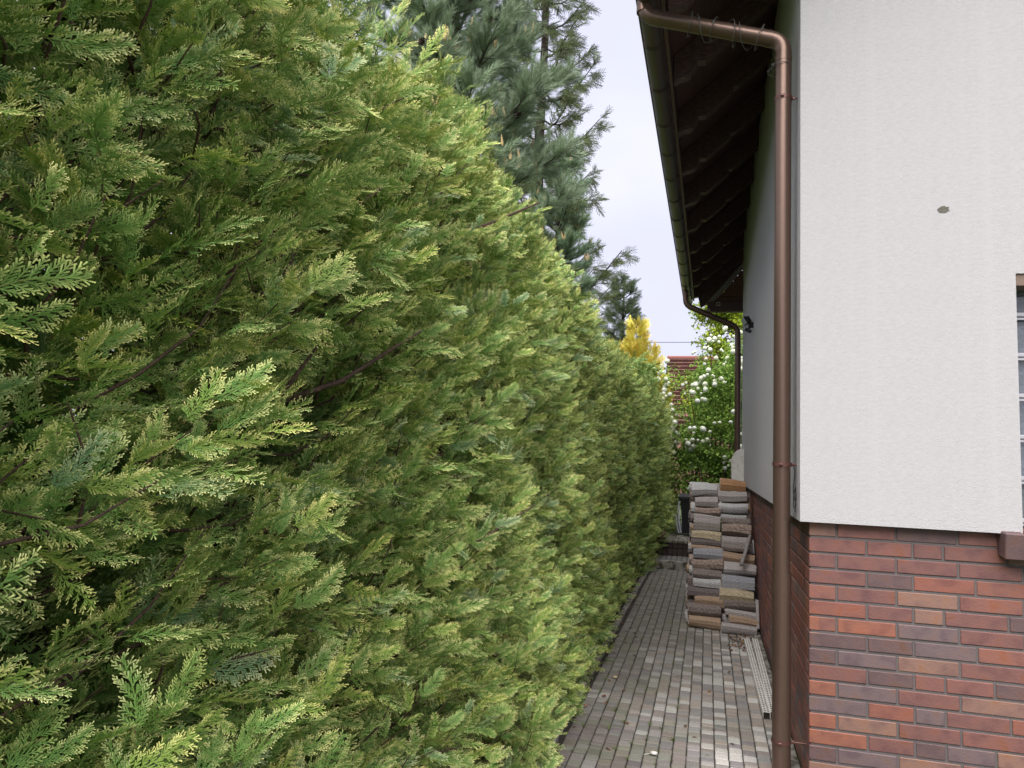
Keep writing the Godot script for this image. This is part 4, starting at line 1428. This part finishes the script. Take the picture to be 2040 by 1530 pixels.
# ------------------------------------------------------------------ small things
func small_things() -> void:
	# floodlight with motion sensor
	var f := thing("floodlight", "small black floodlight with motion sensor high on the side wall", "lamp", Vector3(0.46, 3.13, -8.15))
	var g := G.new()
	g.tube([Vector3(0, 0, 0), Vector3(-0.025, 0, 0)], [0.032, 0.030], 12)
	g.box(Vector3(-0.04, 0.0, 0), Vector3(0.03, 0.075, 0.04), 0.004)
	obj("mount", g.mesh(M.black), f)
	g = G.new()
	var bs := Basis(Vector3(0, 0, 1), 0.5) * Basis(Vector3.UP, 0.25)
	g.box(Vector3(-0.085, 0.045, 0.01), Vector3(0.03, 0.085, 0.12), 0.006, bs)
	for k in 5: g.box(Vector3(-0.065, 0.05, 0.01) + bs * Vector3(0.012, 0, -0.045 + k * 0.022), Vector3(0.022, 0.07, 0.005), 0.0, bs)
	var hd := obj("lamp_head", g.mesh(M.black), f)
	g = G.new()
	g.box(Vector3(-0.085, 0.045, 0.01) + bs * Vector3(-0.0165, 0, 0), Vector3(0.004, 0.07, 0.10), 0.0, bs)
	obj("lens", g.mesh(mat(lin(0.35, 0.37, 0.4), 0.15)), hd)
	g = G.new()
	var b2 := Basis(Vector3(0, 0, 1), -0.5)
	g.box(Vector3(-0.055, -0.06, 0.015), Vector3(0.075, 0.035, 0.04), 0.006, b2)
	var se := obj("motion_sensor", g.mesh(M.black), f)
	g = G.new()
	g.tube([Vector3(-0.085, -0.045, 0.015), Vector3(-0.105, -0.04, 0.015)], [0.016, 0.009], 10)
	obj("sensor_dome", g.mesh(mat(lin(0.5, 0.5, 0.52), 0.3)), se)
	g = G.new()
	g.tube([Vector3(-0.01, 0.03, 0), Vector3(-0.035, 0.075, 0), Vector3(-0.05, 0.085, 0.01)], [0.004, 0.004, 0.004], 6)
	obj("cable", g.mesh(M.black), f)
	# white rounded box behind the woodpile
	g = G.new()
	var poly := [Vector3(0.462, 0.95, 0), Vector3(0.31, 0.95, 0), Vector3(0.308, 1.62, 0)]
	for k in 9:
		var t := PI - PI / 2 * k / 8.0
		poly.append(Vector3(0.462 + 0.15 * cos(t), 1.64 + 0.185 * sin(t), 0))
	for i in poly.size(): poly[i].z = -10.05
	g.prism(poly, Vector3(0, 0, -0.32))
	var wb := obj("wall_box", g.mesh(M.white))
	tag(wb, "white plastic wall box with a rounded top behind the woodpile", "box")
	# thorny wire wound round the sloping top of the near downpipe
	g = G.new()
	var pts := []
	var rad := []
	var dirp := (Vector3(0.31, 4.06, -4.15) - Vector3(-0.30, 4.262, -4.15)).normalized()
	var up := Vector3(0, 1, 0)
	up = (up - dirp * up.dot(dirp)).normalized()
	var sd := dirp.cross(up)
	for i in 150:
		var t := i / 149.0
		var a := t * TAU * 6.3
		var loose := 0.052 + 0.016 * (0.5 + 0.5 * sin(t * 17.0)) + (0.03 if sin(a) < -0.2 else 0.0) * (0.5 + 0.5 * sin(t * 23.0 + 1.0))
		var p := Vector3(-0.19, 4.226, -4.15).lerp(Vector3(0.315, 4.058, -4.15), t) + (up * sin(a) - sd * cos(a)) * loose + dirp * 0.03 * sin(a * 0.5 + t * 5.0)
		pts.append(p); rad.append(0.0021)
		if i % 8 == 3:
			for s in 3:
				var dd := rv().normalized() * 0.016
				g.tube([p - dd, p + dd], [0.0014, 0.0008], 4, false)
	g.tube(pts, rad, 5, false)
	pts = []; rad = []
	for i in 30:
		var a := i / 29.0 * TAU * 1.3 + 2.4
		pts.append(Vector3(0.375 + cos(a) * (0.052 + (0.02 if i < 8 else 0.0)), 3.855 + 0.03 * i / 29.0 + 0.012 * sin(a), -4.15 + sin(a) * 0.053)); rad.append(0.002)
		if i % 7 == 2:
			for s in 2:
				var dd := rv().normalized() * 0.014
				g.tube([pts[-1] - dd, pts[-1] + dd], [0.0014, 0.0008], 4, false)
	g.tube(pts, rad, 5, false)
	tag(obj("barbed_wire", g.mesh(M.wire)), "grey barbed wire wound around the sloping top of the near downpipe", "wire")
	# black cable loop by the corner
	g = G.new()
	pts = []; rad = []
	for p in [[0.437, 1.63], [0.446, 1.60], [0.442, 1.55], [0.437, 1.50], [0.444, 1.46], [0.452, 1.43], [0.447, 1.40], [0.438, 1.415], [0.440, 1.47], [0.449, 1.52], [0.451, 1.46], [0.446, 1.385]]:
		pts.append(Vector3(p[0], p[1], -4.10 + R(-0.004, 0.004))); rad.append(0.0025)
	g.tube(arc_path(pts, 0.012), arc_path(pts, 0.012).map(func(_p): return 0.0025), 6)
	tag(obj("cable_loop", g.mesh(M.black)), "thin black cable loop hanging beside the near downpipe clamp", "cable")
	# white slotted profiles on the concrete strip
	for k in 2:
		g = G.new()
		var x0 := 0.0
		var L := 2.0
		for rx in [-0.0195, 0.0, 0.0195]: g.box(Vector3(rx, 0.040, 0), Vector3(0.007, 0.0025, L))
		for i in 51: 
			for rx in [-0.00975, 0.00975]: g.box(Vector3(rx, 0.040, -L / 2 + 0.01 + i * 0.0396), Vector3(0.0125, 0.0025, 0.0155))
		for rx in [-0.0225, 0.0225]: g.box(Vector3(rx, 0.02, 0), Vector3(0.0022, 0.04, L))
		var o := obj("slotted_profile", g.mesh(M.white))
		o.position = Vector3(0.375 + 0.056 * k, 0.006 + 0.006 * k, -6.08)
		o.rotation.y = 0.012 - 0.014 * k
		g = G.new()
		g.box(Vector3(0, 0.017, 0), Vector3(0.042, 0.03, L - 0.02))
		obj("slot_shade", g.mesh(M.soil), o)  # added core in soil colour, stands in for shade inside the profile
		tag(o, ["white slotted profile lying on the pavers, the one farther from the wall", "white slotted profile lying on the concrete strip, the one closer to the brick wall"][k], "profile", "white slotted profiles on the ground")
	# overhead line
	g = G.new()
	pts = []; rad = []
	for i in 25:
		var t := i / 24.0
		pts.append(Vector3(-14.0 + 28.0 * t, 4.85 - 0.16 * sin(PI * t), -19.0)); rad.append(0.008)
	g.tube(pts, rad, 5)
	tag(obj("overhead_line", g.mesh(M.black)), "thin black overhead line crossing the sky above the flowering bush", "cable")
	# dry leaves, weeds, litter
	var lf := G.new()
	lf.leaf(Vector3(-0.02, 0, 0), Vector3(0.0, 0.006, 0.011), Vector3(0.022, 0.002, 0), Color(0.2, 0.11, 0.06), Color(0.2, 0.11, 0.06), Color(0.26, 0.15, 0.08))
	lf.leaf(Vector3(-0.02, 0, 0), Vector3(0.022, 0.002, 0), Vector3(0.0, 0.005, -0.011), Color(0.2, 0.11, 0.06), Color(0.26, 0.15, 0.08), Color(0.2, 0.11, 0.06))
	var lm := lf.mesh(M.leaf)
	var xf := []
	var cl := []
	for i in 150:
		var p := Vector3(R(0.2, 0.42), 0.004, R(-7.45, -6.75)) if i < 80 else Vector3(R(-0.83, -0.55), 0.006, R(-11.0, -3.6))
		if i > 125: p = Vector3(R(-0.75, 0.4), 0.004, R(-7.2, -3.7))
		xf.append(Transform3D(Basis.from_euler(Vector3(R(-0.5, 0.5), R(0, 6), R(-0.5, 0.5))).scaled_local(Vector3.ONE * R(0.5, 1.25)), p))
		var b := R(0.5, 1.3)
		cl.append(Color(b, b * R(0.85, 1.1), b))
	tag(many("leaf_litter", lm, xf, cl, null), "dry brown leaf litter on the paving by the logs and the hedge", "leaves")
	lf = G.new()
	for k in 7:
		var az := R(0, TAU)
		var d := Vector3(cos(az), 0, sin(az))
		var s := Vector3(-d.z, 0, d.x) * 0.0016
		var m := d * R(0.008, 0.018) + Vector3(0, R(0.012, 0.022), 0)
		var e := d * R(0.025, 0.045) + Vector3(0, R(0.014, 0.03), 0)
		var cc := Color(0.10, 0.14, 0.04)
		lf.leaf(-s, s, m + s, cc, cc, cc); lf.leaf(-s, m + s, m - s, cc, cc, cc); lf.leaf(m - s, m + s, e, cc, cc, cc * 1.2)
	xf = []; cl = []
	for i in 110:
		var x := -0.7445 + 0.0765 * (rng.randi() % 8) + 0.0365 + R(-0.003, 0.003)
		xf.append(Transform3D(Basis(Vector3.UP, R(0, 6)).scaled_local(Vector3.ONE * R(0.4, 1.1)), Vector3(x, -0.004, R(-7.5, -3.5))))
		cl.append(Color(1, 1, 1) * R(0.7, 1.2))
	tag(many("weeds", lf.mesh(M.leaf), xf, cl, null), "small grass weeds growing in the paving joints near the hedge", "weeds")
	g = G.new()
	g.tube([Vector3(-0.035, 0.002, 0.012), Vector3(-0.01, 0.006, 0.003), Vector3(0.0, 0.008, 0.0)], [0.0012, 0.0014, 0.002], 5)
	blob(g, Vector3(0.018, 0.012, -0.002), Vector3(0.022, 0.009, 0.012), 6, 0.25, 5)
	var ft := obj("feather", g.mesh(M.white))
	ft.position = Vector3(-0.285, 0.003, -4.242)
	tag(ft, "small white feather lying on the pavers at the front", "feather")
	g = G.new()
	blob(g, Vector3.ZERO, Vector3(0.02, 0.008, 0.016), 5, 0.3, 9)
	ft = obj("fallen_leaf", g.mesh(mat(lin(0.4, 0.33, 0.2), 0.8)))
	ft.position = Vector3(-0.645, 0.012, -5.564)
	tag(ft, "single beige curled leaf on the pavers near the hedge", "leaf")
